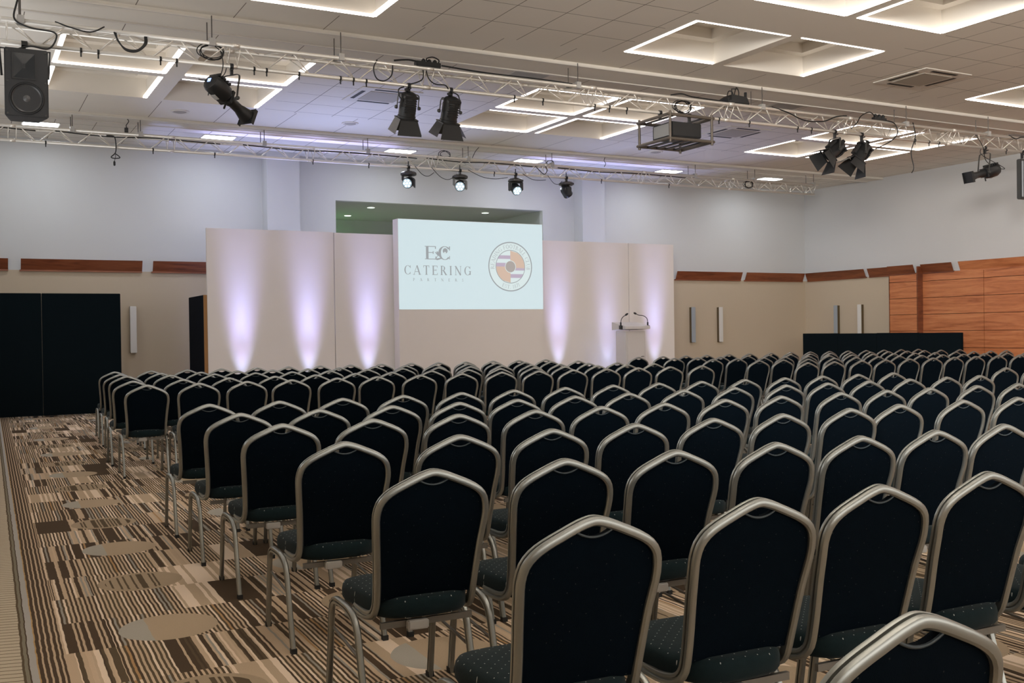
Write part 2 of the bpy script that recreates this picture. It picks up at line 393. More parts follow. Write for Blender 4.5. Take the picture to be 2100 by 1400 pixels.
# --- recessed coffer lights
def strip(x0,x1,y0,y1,e,parent,dim=False):
    w=.06 if e in 'WE' else .036
    bm=BM(); q=.02
    if e=='W': box(bm,x0,x0+w,y0+q,y1-q,ZC-.004,ZC+.022)
    if e=='E': box(bm,x1-w,x1,y0+q,y1-q,ZC-.004,ZC+.022)
    if e=='S': box(bm,x0+q,x1-q,y0,y0+w,ZC-.004,ZC+.022)
    if e=='N': box(bm,x0+q,x1-q,y1-w,y1,ZC-.004,ZC+.022)
    o=obj('led_strip',bm,STRIPD if dim else STRIPM,parent); o.data.materials.append(STRIPS)
    for p in o.data.polygons: p.material_index=0 if p.normal.z<-.5 else 1
EDG={(0,0):['WEN','WE','EN','ES'],(1,0):['WENS','ESN','WNES','WES'],(2,0):['WENS','WEN','WEN','WES'],
     (1,1):['NEW','WSN','NEW','SE'],(0,1):['WEN','WN','WE','NE'],(2,1):['WEN','WN','WEN','NES']}
NMX=['left','middle','right']; NMY=['near the stage','mid room','over the back seats','at the rear']
for i,cx in enumerate(CX):
    for j,cy in enumerate(CY):
        t=thing('coffer_light','four-cell ceiling coffer with LED strips, %s one %s'%(NMX[i],NMY[j]),'ceiling light',((cx[0][0]+cx[1][1])/2,(cy[0][0]+cy[1][1])/2,ZC),0,'coffer lights in the ceiling')
        ed=EDG.get((i,j),['WENS']*4); q=0
        for x in cx:
            for y in cy:
                for e in ed[q]: strip(x[0],x[1],y[0],y[1],e,t,j>1)
                q+=1
        for ch in t.children: ch.location=-Vector(t.location)
# --- square panel lights near the stage wall
for x,l in ((1.06,'beside the hanging speaker'),(4.13,'second from the left'),(7.82,'above the left end of the screen'),(10.85,'above the right end of the screen'),(14.66,'right of the fourth moving head'),(17.8,'nearest the right wall')):
    t=thing('panel_light','square white ceiling panel light by the stage wall, %s'%l,'ceiling light',(x+.3,19.98,ZC),0,'square panel lights by the stage wall')
    bm=BM(); box(bm,-.31,.31,-.31,.31,-.012,0); obj('frame',bm,TRIMW,t)
    bm=BM(); box(bm,-.28,.28,-.28,.28,-.018,-.011); obj('diffuser',bm,PANELM,t)
# --- air conditioning cassettes
for x,y,l in ((6.0,15.4,'between the left and middle coffers, above the profile spotlight'),(13.0,10.9,'at upper right between two coffers'),(13.2,15.45,'behind the projector cage')):
    t=thing('air_conditioner','square ceiling air conditioner cassette %s'%l,'air conditioner',(x,y,ZC),0,'ceiling cassette units')
    bm=BM(); box(bm,-.5,.5,-.5,.5,-.014,.0); obj('casing',bm,VENTM,t,bevel=.005)
    bm=BM(); box(bm,-.3,.3,-.3,.3,-.022,-.014); obj('grille',bm,GRILLE,t)
    for a in range(4):
        bm=BM(); box(bm,-.27,.27,-.435,-.375,-.018,-.013,Matrix.Rotation(a*math.pi/2,4,'Z')); obj('air_slot',bm,SLOT,t)
for x,y,l in ((7.45,13.27,'pale square ceiling access hatch above the near truss, left of centre'),(12.45,13.35,'grey square ceiling hatch above the near truss, right of the floodlight'),(18.7,13.5,'grey square ceiling hatch at far right above the truss'),):
    t=thing('ceiling_hatch',l,'hatch',(x,y,ZC),0,'ceiling hatches')
    bm=BM(); box(bm,-.31,.31,-.28,.28,-.008,0); obj('frame',bm,TRIMW,t)
    bm=BM(); box(bm,-.275,.275,-.245,.245,-.012,-.007); obj('hatch_panel',bm,mat('hatch_grey',(.40,.39,.37),.6),t)
for x,y,l in ((6.25,17.62,'round ceiling vent above the moving heads, left of centre'),(13.08,17.8,'round ceiling vent behind the projector cage'),(3.35,17.85,'small round ceiling vent left of the profile spotlight')):
    t=thing('round_vent',l,'vent',(x,y,ZC),0,'round ceiling vents')
    bm=BM(); lathe(bm,[(.15,0),(.15,-.012),(.13,-.02),(.11,-.012),(.11,-.006)],n=24); obj('ring',bm,VENTM,t,sm=True)
    bm=BM(); lathe(bm,[(.10,-.004),(.10,-.016),(.05,-.03),(.02,-.032)],n=20); obj('vent_cone',bm,GRILLE,t,sm=True)
# --- alcove downlights
for x,y,l in ((8.32,22.15,'left front'),(8.36,23.85,'left rear'),(11.22,22.15,'right front')):
    t=thing('downlight','small round downlight in the alcove ceiling, %s'%l,'ceiling light',(x,y,AZ),0,'alcove downlights')
    bm=BM(); lathe(bm,[(.10,0),(.10,-.01),(.085,-.014)],n=20); obj('rim',bm,TRIMW,t)
    l=bpy.data.lights.new('downlight_glow','SPOT'); l.energy=200; l.color=(.85,1,.88); l.spot_size=2.4; l.spot_blend=1; l.shadow_soft_size=.08; o=bpy.data.objects.new('downlight_glow',l); C.objects.link(o); o.parent=t; o.location=(0,0,-.03)
    bm=BM(); lathe(bm,[(.08,-.010),(.08,-.018)],n=20); obj('lamp_face',bm,mat('downlight_face',(.8,.9,.8),.5,emit=(.75,.95,.78),es=2.6),t)
t=thing('emergency_light','green glowing exit light on alcove wall behind the backdrop','sign',(7.235,24.1,3.3),0)
bm=BM(); box(bm,-.03,.03,-.2,.2,-.09,.09); obj('housing',bm,VENTM,t)
bm=BM(); box(bm,.03,.036,-.19,.19,-.08,.08); obj('green_face',bm,mat('green_lit_face',(.1,.5,.1),.5,emit=(.2,1,.25),es=22),t)
# --- wall sconces
def sconce(loc,rz,front,label):
    t=thing('wall_sconce',label,'wall light',loc,rz,'tall slim wall sconces')
    bm=BM(); box(bm,-.055,.055,-.085,0,-.455,.455); obj('body',bm,SCONB,t,bevel=.004)
    bm=BM(); box(bm,-.06,.06,-.115,-.08,-.45,.46); obj('diffuser',bm,front,t,bevel=.008)
sconce((3.03,YB,1.52),0,SCONW,'white tall slim wall sconce right of the black screens')
sconce((16.7,YB,1.49),0,SCONG,'grey slim wall sconce nearest the white backdrop')
sconce((17.6,YB,1.49),0,SCONW,'white slim wall sconce, second right of the backdrop')
sconce((XR,20.1,1.5),-math.pi/2,SCONG,'grey slim wall sconce on right wall nearest the corner')
sconce((XR,19.28,1.5),-math.pi/2,SCONW,'white slim wall sconce on right wall beside the panelling')
# ================================================================ STAGE SET
def flat(x0,x1,y0,y1,z1,m,name,label,cat,grp,m2=None):
    t=thing(name,label,cat,((x0+x1)/2,(y0+y1)/2,0),0,grp)
    hx,hy=(x1-x0)/2,(y1-y0)/2
    bm=BM(); box(bm,-hx+.003,hx-.003,-hy,hy,.03,z1); obj('panel',bm,m,t,bevel=.006)
    bm=BM(); 
    if hx>hy:
        for s in (-.8,.8): box(bm,s*hx-.03,s*hx+.03,-hy-.02,hy+.02,0,.03)
    else:
        for s in (-.8,.8): box(bm,-hx-.02,hx+.02,s*hy-.03,s*hy+.03,0,.03)
    obj('foot',bm,m2 or BLACKM,t); return t
G='white stage backdrop flats'
flat(4.09,6.54,19.5,19.56,3.38,SETW,'backdrop_flat','wide off-white backdrop flat at left end of the stage set','backdrop',G)
flat(6.545,7.80,19.5,19.56,3.37,SETW,'backdrop_flat','off-white backdrop flat just left of the projection screen','backdrop',G)
flat(11.0,13.52,19.5,19.56,3.36,SETW,'backdrop_flat','wide off-white backdrop flat right of the projection screen','backdrop',G)
flat(13.525,14.80,19.5,19.56,3.36,SETW,'backdrop_flat','off-white backdrop flat behind the lectern, at right end','backdrop',G)
# projection tower
T=thing('projection_wall','tall white projection wall in the centre with two projected logos','screen',(9.43,19.34,0))
bm=BM(); box(bm,-1.66,1.655,-.14,.13,.0,3.665); obj('tower_body',bm,SETW,T)
scr=obj('projected_image',(lambda b:(box(b,-1.655,1.655,-.145,-.1402,1.855,3.66),b)[1])(BM()),SCREENM,T); scr['label']='pale blue projected image'
PX,PY=9.43,19.34
bg={}
def plane_y(k): return 19.1945-PY-.0006*k
def pbm(key): return bg.setdefault(key,BM())
def pq(key,pts,k=1):
    'flat polygon on the projected picture, points are (x,z) in room metres'
    b=pbm(key); face(b,[(x-PX,plane_y(k),z) for x,z in pts])
def disc(key,cx,cz,r0,r1,k=1,n=72,a0=0,a1=360):
    for i in range(n):
        p,q=math.radians(a0+(a1-a0)*i/n),math.radians(a0+(a1-a0)*(i+1)/n)
        P=[(cx+r1*math.cos(p),cz+r1*math.sin(p)),(cx+r1*math.cos(q),cz+r1*math.sin(q))]
        P+= [(cx+r0*math.cos(q),cz+r0*math.sin(q)),(cx+r0*math.cos(p),cz+r0*math.sin(p))] if r0>0 else [(cx,cz)]
        pq(key,P,k)
# serif lettering made of strokes: unit cap height, strokes ('l',x0,z0,x1,z1,width) and arcs ('a',cx,cz,rx,rz,a0,a1,w0,w1)
TH,TN=.15,.055
def sf(x,z,w=.20): return ('l',x-w/2,z,x+w/2,z,TN*.8)
def stem(x,w=TH): return [('l',x,0,x,1,w),sf(x,.02,w+.14),sf(x,.98,w+.14)]
GL={
'A':(.92,[('l',.08,0,.45,1,TN),('l',.45,1,.80,0,TH),('l',.2,.33,.66,.33,TN),sf(.08,.02,.26),sf(.80,.02,.30)]),
'B':(.74,stem(.17)+[('a',.34,.75,.24,.24,-90,90,TN,TH),('a',.36,.26,.28,.26,-90,90,TN,TH),('l',.17,.98,.36,.98,TN),('l',.17,.51,.38,.51,TN),('l',.17,.02,.38,.02,TN)]),
'C':(.86,[('a',.48,.5,.42,.5,42,318,TN,TH),('l',.79,.99,.79,.70,TN),('l',.79,.30,.79,.05,TN*.7)]),
'D':(.88,stem(.17)+[('a',.38,.5,.40,.48,-90,90,TN,TH),('l',.17,.98,.4,.98,TN),('l',.17,.02,.4,.02,TN)]),
'E':(.76,stem(.17)+[('l',.17,.98,.66,.98,TN),('l',.17,.52,.52,.52,TN),('l',.17,.02,.68,.02,TN),('l',.66,1,.66,.8,TN),('l',.68,0,.68,.22,TN),('l',.52,.62,.52,.42,TN)]),
'F':(.70,stem(.17)+[('l',.17,.98,.64,.98,TN),('l',.17,.52,.50,.52,TN),('l',.64,1,.64,.8,TN),('l',.50,.62,.50,.42,TN)]),
'G':(.92,[('a',.48,.5,.42,.5,42,318,TN,TH),('l',.79,.99,.79,.72,TN),('l',.80,.44,.80,.06,TH*.9),sf(.78,.45,.30)]),
'I':(.38,stem(.19)),
'L':(.70,stem(.17)+[('l',.17,.02,.64,.02,TN),('l',.64,0,.64,.24,TN)]),
'N':(.92,[('l',.16,0,.16,1,TN),('l',.14,1,.78,0,TH),('l',.78,0,.78,1,TN),sf(.16,.02),sf(.12,.98),sf(.78,.98)]),
'O':(.94,[('a',.47,.5,.42,.5,0,360,TH,TH)]),
'P':(.72,stem(.17)+[('a',.36,.73,.27,.25,-90,90,TN,TH),('l',.17,.98,.38,.98,TN),('l',.17,.48,.38,.48,TN)]),
'R':(.84,stem(.17)+[('a',.36,.74,.25,.24,-90,90,TN,TH),('l',.17,.98,.38,.98,TN),('l',.17,.50,.38,.50,TN),('l',.40,.5,.74,.0,TH),sf(.77,.02)]),
'S':(.66,[('a',.33,.74,.22,.24,30,270,TN,TH*.8),('a',.33,.26,.25,.24,-150,90,TN,TH*.8),('l',.54,.98,.54,.74,TN),('l',.10,.28,.10,.02,TN)]),
'T':(.80,[('l',.40,0,.40,1,TH),('l',.06,.98,.74,.98,TN),('l',.06,1,.06,.78,TN),('l',.74,1,.74,.78,TN),sf(.40,.02,.30)]),
'U':(.88,[('l',.18,1,.18,.35,TH),('a',.45,.34,.27,.34,180,360,TH,TN),('l',.72,1,.72,.35,TN),sf(.18,.98,.28),sf(.72,.98)]),
'1':(.45,[('l',.24,0,.24,1,TH*.8),('l',.08,.82,.24,.98,TN),sf(.24,.02,.28)]),
'8':(.62,[('a',.31,.75,.19,.23,0,360,TH*.7,TH*.7),('a',.31,.27,.24,.27,0,360,TH*.8,TH*.8)]),
'7':(.58,[('l',.06,.97,.54,.97,TN*1.6),('l',.52,.97,.22,0,TH*.8)]),
'.':(.3,[('l',.12,0,.12,.12,.12)]),' ':(.5,[])}
def glyph(key,ch,M,k=2,thick=1.):
    'M maps glyph (x,z) to the picture'
    for s in GL[ch][1]:
        if s[0]=='l':
            _,x0,z0,x1,z1,w=s; w*=thick; dx,dz=x1-x0,z1-z0; L=math.hypot(dx,dz); nx,nz=-dz/L*w/2,dx/L*w/2
            pq(key,[M(x0+nx,z0+nz),M(x1+nx,z1+nz),M(x1-nx,z1-nz),M(x0-nx,z0-nz)],k)
        else:
            _,cx,cz,rx,rz,a0,a1,w0,w1=s; n=18
            for i in range(n):
                P=[]
                for j in (i,i+1):
                    a=math.radians(a0+(a1-a0)*j/n); w=(w0+(w1-w0)*abs(math.cos(a)))*thick
                    c_,s_=math.cos(a),math.sin(a)
                    P.append((M(cx+(rx)*c_,cz+(rz)*s_),M(cx+(rx-w)*c_,cz+(rz-w*.6)*s_)))
                pq(key,[P[0][0],P[1][0],P[1][1],P[0][1]],k)
def line(key,txt,x0,x1,z0,h,thick=1.,k=2):
    tot=sum(GL[c][0] for c in txt); 
    sp=((x1-x0)-tot*h*.95)/max(1,len(txt)-1); x=x0
    for c in txt:
        glyph(key,c,lambda a,b,x=x:(x+a*h*.95,z0+b*h),k,thick); x+=GL[c][0]*h*.95+sp
line('projected_lettering','CATERING',7.885,9.375,2.553,.186)
line('projected_lettering','PARTNERS',8.08,9.2,2.425,.058,1.1)
glyph('projected_lettering','E',lambda a,b:(8.335+a*.37,2.868+b*.265),2)
glyph('projected_lettering','C',lambda a,b:(8.62+a*.345,2.86+b*.28),2,1.15)
disc('projected_lettering',8.795,3.045,0,.055,3,20); disc('projected_pale_mark',8.79,3.005,0,.022,5,14)
for p in ([(8.56,3.02),(8.60,3.01),(8.66,2.96),(8.64,2.93)],[(8.60,3.03),(8.63,3.03),(8.66,2.97),(8.63,2.96)],[(8.54,2.875),(8.70,2.905),(8.72,2.885),(8.62,2.853)],[(8.62,2.94),(8.64,2.96),(8.60,2.89),(8.57,2.885)]): pq('projected_lettering',p,3)
# round club badge
cx,cz=10.30,2.75
disc('badge_ring',cx,cz,.498,.522,1); disc('projected_pale_mark',cx,cz,.0,.497,1); disc('badge_ring',cx,cz,.338,.352,3)
R=.338
def halfstripe(key,z0,z1,side,k=2):
    n=8; pts=[]
    for i in range(n+1):
        z=z0+(z1-z0)*i/n; x=math.sqrt(max(0,R*R-(z-cz)**2)); pts.append((cx+side*x,z))
    pq(key,[(cx,z0)]+pts+[(cx,z1)],k)
top=cz+R
for key,z0,z1,s in (('badge_orange_quarter',cz-.035,top,1),('badge_mauve_stripe',cz-.078,cz-.02,1),('badge_pale_stripe',cz-.155,cz-.078,1),('badge_mauve_stripe',cz-.235,cz-.155,1),('badge_pale_stripe',cz-R,cz-.235,1),
  ('badge_pale_stripe',cz+.235,top,-1),('badge_mauve_stripe',cz+.16,cz+.235,-1),('badge_pale_stripe',cz+.078,cz+.16,-1),('badge_mauve_stripe',cz+.0,cz+.078,-1),('badge_orange_quarter',cz-R,cz+.0,-1)):
    halfstripe(key,z0,z1,s)
disc('projected_pale_mark',cx,cz,.118,.130,4); disc('badge_core',cx,cz,0,.118,4,40)
def arctext(txt,r,h,a0,a1,inside=False,k=3,thick=1.):
    tot=sum(GL[c][0] for c in txt); acc=0
    for c in txt:
        w=GL[c][0]; f=(acc+w/2)/tot; a=math.radians(a0+(a1-a0)*f); acc+=w
        ca,sa=math.cos(a),math.sin(a)
        def M(u,v,ca=ca,sa=sa,w=w):
            du=(u-w/2)*h*.95; rr=(r+(v-.5)*h) if not inside else (r-(v-.5)*h)
            t=-1 if not inside else 1
            return (cx+rr*ca+t*(-sa)*du, cz+rr*sa+t*ca*du)
        glyph('badge_lettering',c,M,k,thick)
arctext('READING FOOTBALL CLUB',.425,.088,188,-10)
arctext('EST. 1871',.425,.080,242,300,True)
PM={'projected_lettering':PGREY,'projected_pale_mark':PWHITE,'badge_ring':PGREY,'badge_orange_quarter':PORANGE,'badge_mauve_stripe':PPURPLE,'badge_pale_stripe':PWHITE,'badge_core':PMID,'badge_lettering':proj_col('soft_grey',(.36,.40,.42))}
for k_,b in bg.items():
    o=obj(k_,b,PM[k_],T); 
    # turn every facet towards the room
    for p in o.data.polygons:
        if p.normal.y>0: p.flip()
# --- lectern with two gooseneck microphones
T=thing('lectern','plain white lectern in front of the backdrop, right of the screen','lectern',(13.1,18.85,0))
bm=BM(); box(bm,-.26,.26,-.2,.2,.04,1.36); obj('body',bm,LECT,T,bevel=.012)
bm=BM(); prism(bm,[(-.29,1.40),(-.29,1.46),(.25,1.56),(.25,1.38)],-.33,.33,axes='yz'); obj('reading_top',bm,LECT,T,bevel=.006)
bm=BM(); box(bm,-.31,.31,-.26,.26,0,.045); obj('base',bm,LECT,T,bevel=.008)
bm=BM(); box(bm,-.23,.23,-.212,-.2,.10,1.28); dr=obj('front_door',bm,LECT,T,bevel=.004)
bm=BM(); tube(bm,[(.13,-.215,.80),(.13,-.235,.80),(.19,-.235,.80),(.19,-.215,.80)],.006); obj('handle',bm,DGREY,dr)
def mic(x,pts,label):
    t=thing('gooseneck_microphone',label,'microphone',(x,18.7,1.50),0,'lectern microphones')
    bm=BM(); box(bm,-.03,.03,-.03,.03,-.10,-.02); tube(bm,[(0,0,-.03),(0,0,.05)],.018); obj('clamp',bm,BLACKM,t)
    bm=BM(); tube(bm,smooth(pts,6),.008,8); obj('gooseneck',bm,BLACKM,t,sm=True)
    p=Vector(pts[-1]); q=(p-Vector(pts[-2])).normalized()
    bm=BM(); lathe(bm,[(.012,0),(.02,.015),(.022,.05),(.014,.075),(.002,.08)],frame(p,q),12); obj('microphone_head',bm,RUB,t,sm=True)
mic(12.742,[(0,0,.04),(.02,0,.12),(.05,-.02,.17),(.09,-.04,.20)],'black gooseneck microphone clamped to left edge of the lectern')
mic(13.458,[(0,0,.04),(-.02,0,.13),(-.12,-.01,.19),(-.26,-.03,.205),(-.33,-.04,.23)],'long black gooseneck microphone clamped to right edge of the lectern')
# --- uplights on the floor
for i,x in enumerate((4.71,6.0,7.22,11.63,12.91,14.22)):
    w=['at the far left of the backdrop','second from the left','beside the projection wall, left','beside the projection wall, right','left of the lectern','right of the lectern'][i]
    t=thing('uplight','small black floor uplight washing the backdrop violet, %s'%w,'stage light',(x,19.27,0),0,'floor uplights along the backdrop')
    bm=BM(); lathe(bm,[(.09,.03),(.10,.05),(.10,.15),(.085,.165)],n=20); obj('housing',bm,BLACKM,t,sm=True)
    bm=BM(); box(bm,-.12,.12,-.1,.1,0,.02); box(bm,-.12,-.105,-.02,.02,0,.12); box(bm,.105,.12,-.02,.02,0,.12); obj('bracket',bm,BLACKM,t)
    bm=BM(); lathe(bm,[(.08,.166),(.08,.170)],n=20); obj('lens',bm,mat('violet_lens',(.5,.5,.9),.3,emit=(.6,.6,1),es=3),t)
    pw=[1,1,1,.8,.42,.72][i]
    for nm,e,sz,bl,tx,ox,col in (('beam',BEAM/3,20,.9,.055,-.12,(.46,.44,1.0)),('beam',BEAM/3,20,.9,.055,0,(.46,.54,1.0)),('beam',BEAM/3,20,.9,.055,.12,(.46,.44,1.0)),('low_beam',BEAM*.065,36,.9,.16,0,(.50,.60,1.0)),('halo',BEAM*.05,34,1,.09,0,(.72,.38,1.0)),('spill',WASH,54,.9,-.50,0,(.42,.52,1.0))):
        l=bpy.data.lights.new(nm,'SPOT'); l.energy=e*pw; l.color=col; l.spot_size=math.radians(sz); l.spot_blend=bl; l.shadow_soft_size=.04
        o=bpy.data.objects.new(nm,l); C.objects.link(o); o.parent=t; o.location=(ox,0,.19)
        o.rotation_euler=Vector((0,tx,1)).to_track_quat('-Z','Y').to_euler()
for x,w in ((4.75,'left'),(6.75,'middle left'),(12.15,'middle right'),(13.9,'right')):
    t=thing('uplight','black floor uplight standing behind the backdrop flats, %s'%w,'stage light',(x,20.35,0),0,'floor uplights behind the backdrop')
    bm=BM(); lathe(bm,[(.09,.03),(.10,.05),(.10,.15),(.085,.165)],n=20); obj('housing',bm,BLACKM,t,sm=True)
    bm=BM(); box(bm,-.12,.12,-.1,.1,0,.02); box(bm,-.12,-.105,-.02,.02,0,.12); box(bm,.105,.12,-.02,.02,0,.12); obj('bracket',bm,BLACKM,t)
    bm=BM(); lathe(bm,[(.08,.166),(.08,.170)],n=20); obj('lens',bm,MT['violet_lens'],t)
    l=bpy.data.lights.new('wash','SPOT'); l.energy=BACKUP; l.color=(.38,.46,1.0); l.spot_size=math.radians(62); l.spot_blend=.8; l.shadow_soft_size=.06
    o=bpy.data.objects.new('wash',l); C.objects.link(o); o.parent=t; o.location=(0,0,.19); o.rotation_euler=Vector((0,-.20,1)).to_track_quat('-Z','Y').to_euler()
# --- black screens
G='dark felt screens on the left'
for x0,x1,l in ((-1.24,.0,'leftmost dark felt screen against the stage wall'),(.0,1.31,'dark felt screen, left of the seam, beside the aisle'),(1.31,2.61,'dark felt screen nearest the white wall sconce on the left')):
    flat(x0,x1,19.74,19.80,2.165,DRAPE,'felt_screen',l,'screen',G)
t=flat(4.03,4.085,19.55,20.93,2.14,DRAPEN,'felt_screen','narrow dark screen standing edge-on at left end of the backdrop','screen',None)
bm=BM(); box(bm,-.028,.035,-.72,-.695,0,2.14); obj('brass_edge',bm,mat('worn_brass_edge',(.30,.15,.05),.5,.4),t)
G='low dark screens by the panelled wall'
for i,(y0,y1,l) in enumerate(((15.18,16.34,'low dark screen at right end, in front of wood panelling'),(16.34,17.55,'low dark screen below the projecting wood bay'),(17.55,18.78,'low dark screen in front of the white right-wall sconce'),(18.78,19.98,'low dark screen at left end, nearest the corner'))):
    flat(19.27,19.33,y0,y1,1.222+(.006 if i%2 else 0),DRAPE,'felt_screen',l,'screen',G)
# ================================================================ CHAIRS
ROWS={
'N1':[(1.386,2.166),(1.906,2.15),(2.358,2.143),(2.842,2.146),(3.332,2.151),(3.822,2.156)],
'N2':[(1.413,3.206),(1.924,3.193),(2.412,3.184),(2.899,3.163),(3.356,3.148),(3.806,3.137),(4.277,3.146),(4.767,3.151),(5.257,3.156)],
'N3':[(1.457,4.238),(1.991,4.217),(2.467,4.209),(2.945,4.21),(3.435,4.211),(3.908,4.209),(4.461,4.26),(4.911,4.305),(5.496,4.327),(5.946,4.273),(6.436,4.278),(6.926,4.283)],
'N4':[(1.482,5.296),(1.98,5.296),(2.496,5.3),(2.995,5.301),(3.455,5.293),(3.931,5.299),(4.442,5.323),(4.94,5.334),(5.51,5.347),(5.96,5.34),(6.41,5.331),(6.903,5.304),(7.353,5.282),(7.843,5.287),(8.333,5.292)],
'N5':[(1.48,6.188),(1.966,6.193),(2.453,6.203),(2.929,6.206),(3.379,6.23),(3.872,6.275),(4.368,6.324),(4.898,6.358),(5.405,6.362),(5.944,6.358),(6.396,6.35),(6.868,6.343),(7.386,6.354),(7.873,6.362),(8.325,6.366)],
'N6':[(1.504,7.169),(1.987,7.164),(2.453,7.168),(2.934,7.191),(3.429,7.224),(3.907,7.26),(4.405,7.288),(4.903,7.325),(5.386,7.336),(5.84,7.315),(6.328,7.302),(6.802,7.29),(7.304,7.315),(7.777,7.315),(8.283,7.331)],
'F0':[(1.617,10.5),(2.117,10.529),(2.6,10.552),(3.068,10.57),(3.572,10.608),(4.034,10.628),(4.547,10.644),(5.069,10.654),(5.582,10.658),(6.059,10.627),(6.528,10.602),(6.985,10.566),(7.435,10.54),(7.902,10.512),(8.39,10.493)],
'F1':[(1.642,11.581),(2.163,11.599),(2.66,11.609),(3.182,11.627),(3.668,11.666),(4.163,11.695),(4.631,11.715),(5.167,11.743),(5.677,11.748),(6.129,11.74),(6.613,11.71),(7.063,11.686),(7.574,11.677),(8.052,11.666),(8.516,11.697)],
'F2':[(1.788,13.103),(2.287,13.056),(2.8,12.997),(3.3,12.959),(3.755,12.913),(4.244,12.903),(4.751,12.886),(5.241,12.854),(5.743,12.815),(6.213,12.79),(6.668,12.728),(7.118,12.684),(7.568,12.646),(8.018,12.6),(8.468,12.533)],
'F3':[(1.807,13.785),(2.301,13.823),(2.802,13.811),(3.277,13.815),(3.746,13.82),(4.238,13.82),(4.711,13.862),(5.226,13.858),(5.696,13.862),(6.171,13.87),(6.693,13.846),(7.165,13.834),(7.655,13.829),(8.107,13.811),(8.576,13.78)],
'F4':[(1.881,14.888),(2.353,14.904),(2.84,14.913),(3.314,14.922),(3.822,14.926),(4.286,14.933),(4.788,14.982),(5.262,14.979),(5.762,14.978),(6.259,14.976),(6.709,14.94),(7.166,14.901),(7.643,14.878),(8.108,14.86),(8.622,14.87)],
'R1':[(10.02,10.302),(10.519,10.316),(11.056,10.335),(11.541,10.35),(12.048,10.369),(12.567,10.392),(13.028,10.391),(13.512,10.397),(14.02,10.395),(14.504,10.375),(15.004,10.379),(15.504,10.383)],
'R2':[(10.258,11.519),(10.708,11.505),(11.2,11.504),(11.735,11.508),(12.191,11.507),(12.674,11.508),(13.14,11.505),(13.625,11.485),(14.075,11.447),(14.525,11.413),(14.975,11.355),(15.425,11.269),(15.925,11.273),(16.425,11.277),(16.925,11.281)],
'R3':[(10.317,12.628),(10.788,12.612),(11.333,12.62),(11.8,12.641),(12.316,12.649),(12.768,12.631),(13.301,12.64),(13.772,12.627),(14.222,12.571),(14.705,12.533),(15.155,12.487),(15.659,12.461),(16.109,12.439),(16.563,12.428),(17.087,12.494)],
'R4':[(10.337,13.629),(10.789,13.592),(11.275,13.597),(11.883,13.633),(12.383,13.663),(12.902,13.682),(13.387,13.694),(13.91,13.727),(14.461,13.77),(14.951,13.75),(15.401,13.739),(15.88,13.718),(16.35,13.715),(16.8,13.702),(17.274,13.654)],
'R5':[(10.384,14.707),(10.907,14.708),(11.448,14.752),(11.962,14.813),(12.505,14.848),(13.03,14.886),(13.584,14.918),(14.083,14.919),(14.581,14.914),(15.046,14.874),(15.496,14.827),(15.946,14.782),(16.396,14.736),(16.846,14.701),(17.296,14.661)],
'N0':[(1.347,1.149)],
'M0':[(10.028,7.342),(10.528,7.342)],
}
BF=[(.186,.30,.400),(.184,.22,.395),(.181,.165,.400),(.178,.128,.414),(.176,.104,.444),(.177,.090,.49),(.181,.073,.56),(.188,.052,.65),(.1955,.030,.725),(.1965,.021,.765),(.1885,.012,.802),(.168,.006,.829),(.135,.003,.850),(.09,.001,.870),(.045,0,.8885),(.014,0,.8975)]
GROOVE=[(-.0165,.006),(-.0165,-.006),(-.0125,-.0115),(-.0065,-.0130),(-.0032,-.0120),(-.0026,-.0050),(.0026,-.0050),(.0032,-.0120),(.0065,-.0130),(.0125,-.0115),(.0165,-.006),(.0165,.006),(.011,.011),(-.011,.011)]
def interp(z,i):
    P=BF[4:]
    if z<=P[0][2]: return P[0][i]
    for a,b in zip(P,P[1:]):
        if a[2]<=z<=b[2]: t=(z-a[2])/(b[2]-a[2]); return a[i]+(b[i]-a[i])*t
    return P[-1][i]
def topz(x):
    x=abs(x); P=BF[9:]
    z=P[-1][2]
    for a,b in zip(P,P[1:]):
        if b[0]<=x<=a[0]: t=(x-b[0])/(a[0]-b[0]); z=b[2]+(a[2]-b[2])*t; break
    if x>P[0][0]: z=P[0][2]
    z-=.006
    if x<.058: z=min(z,.858+.020*(x/.058)**2)
    return z
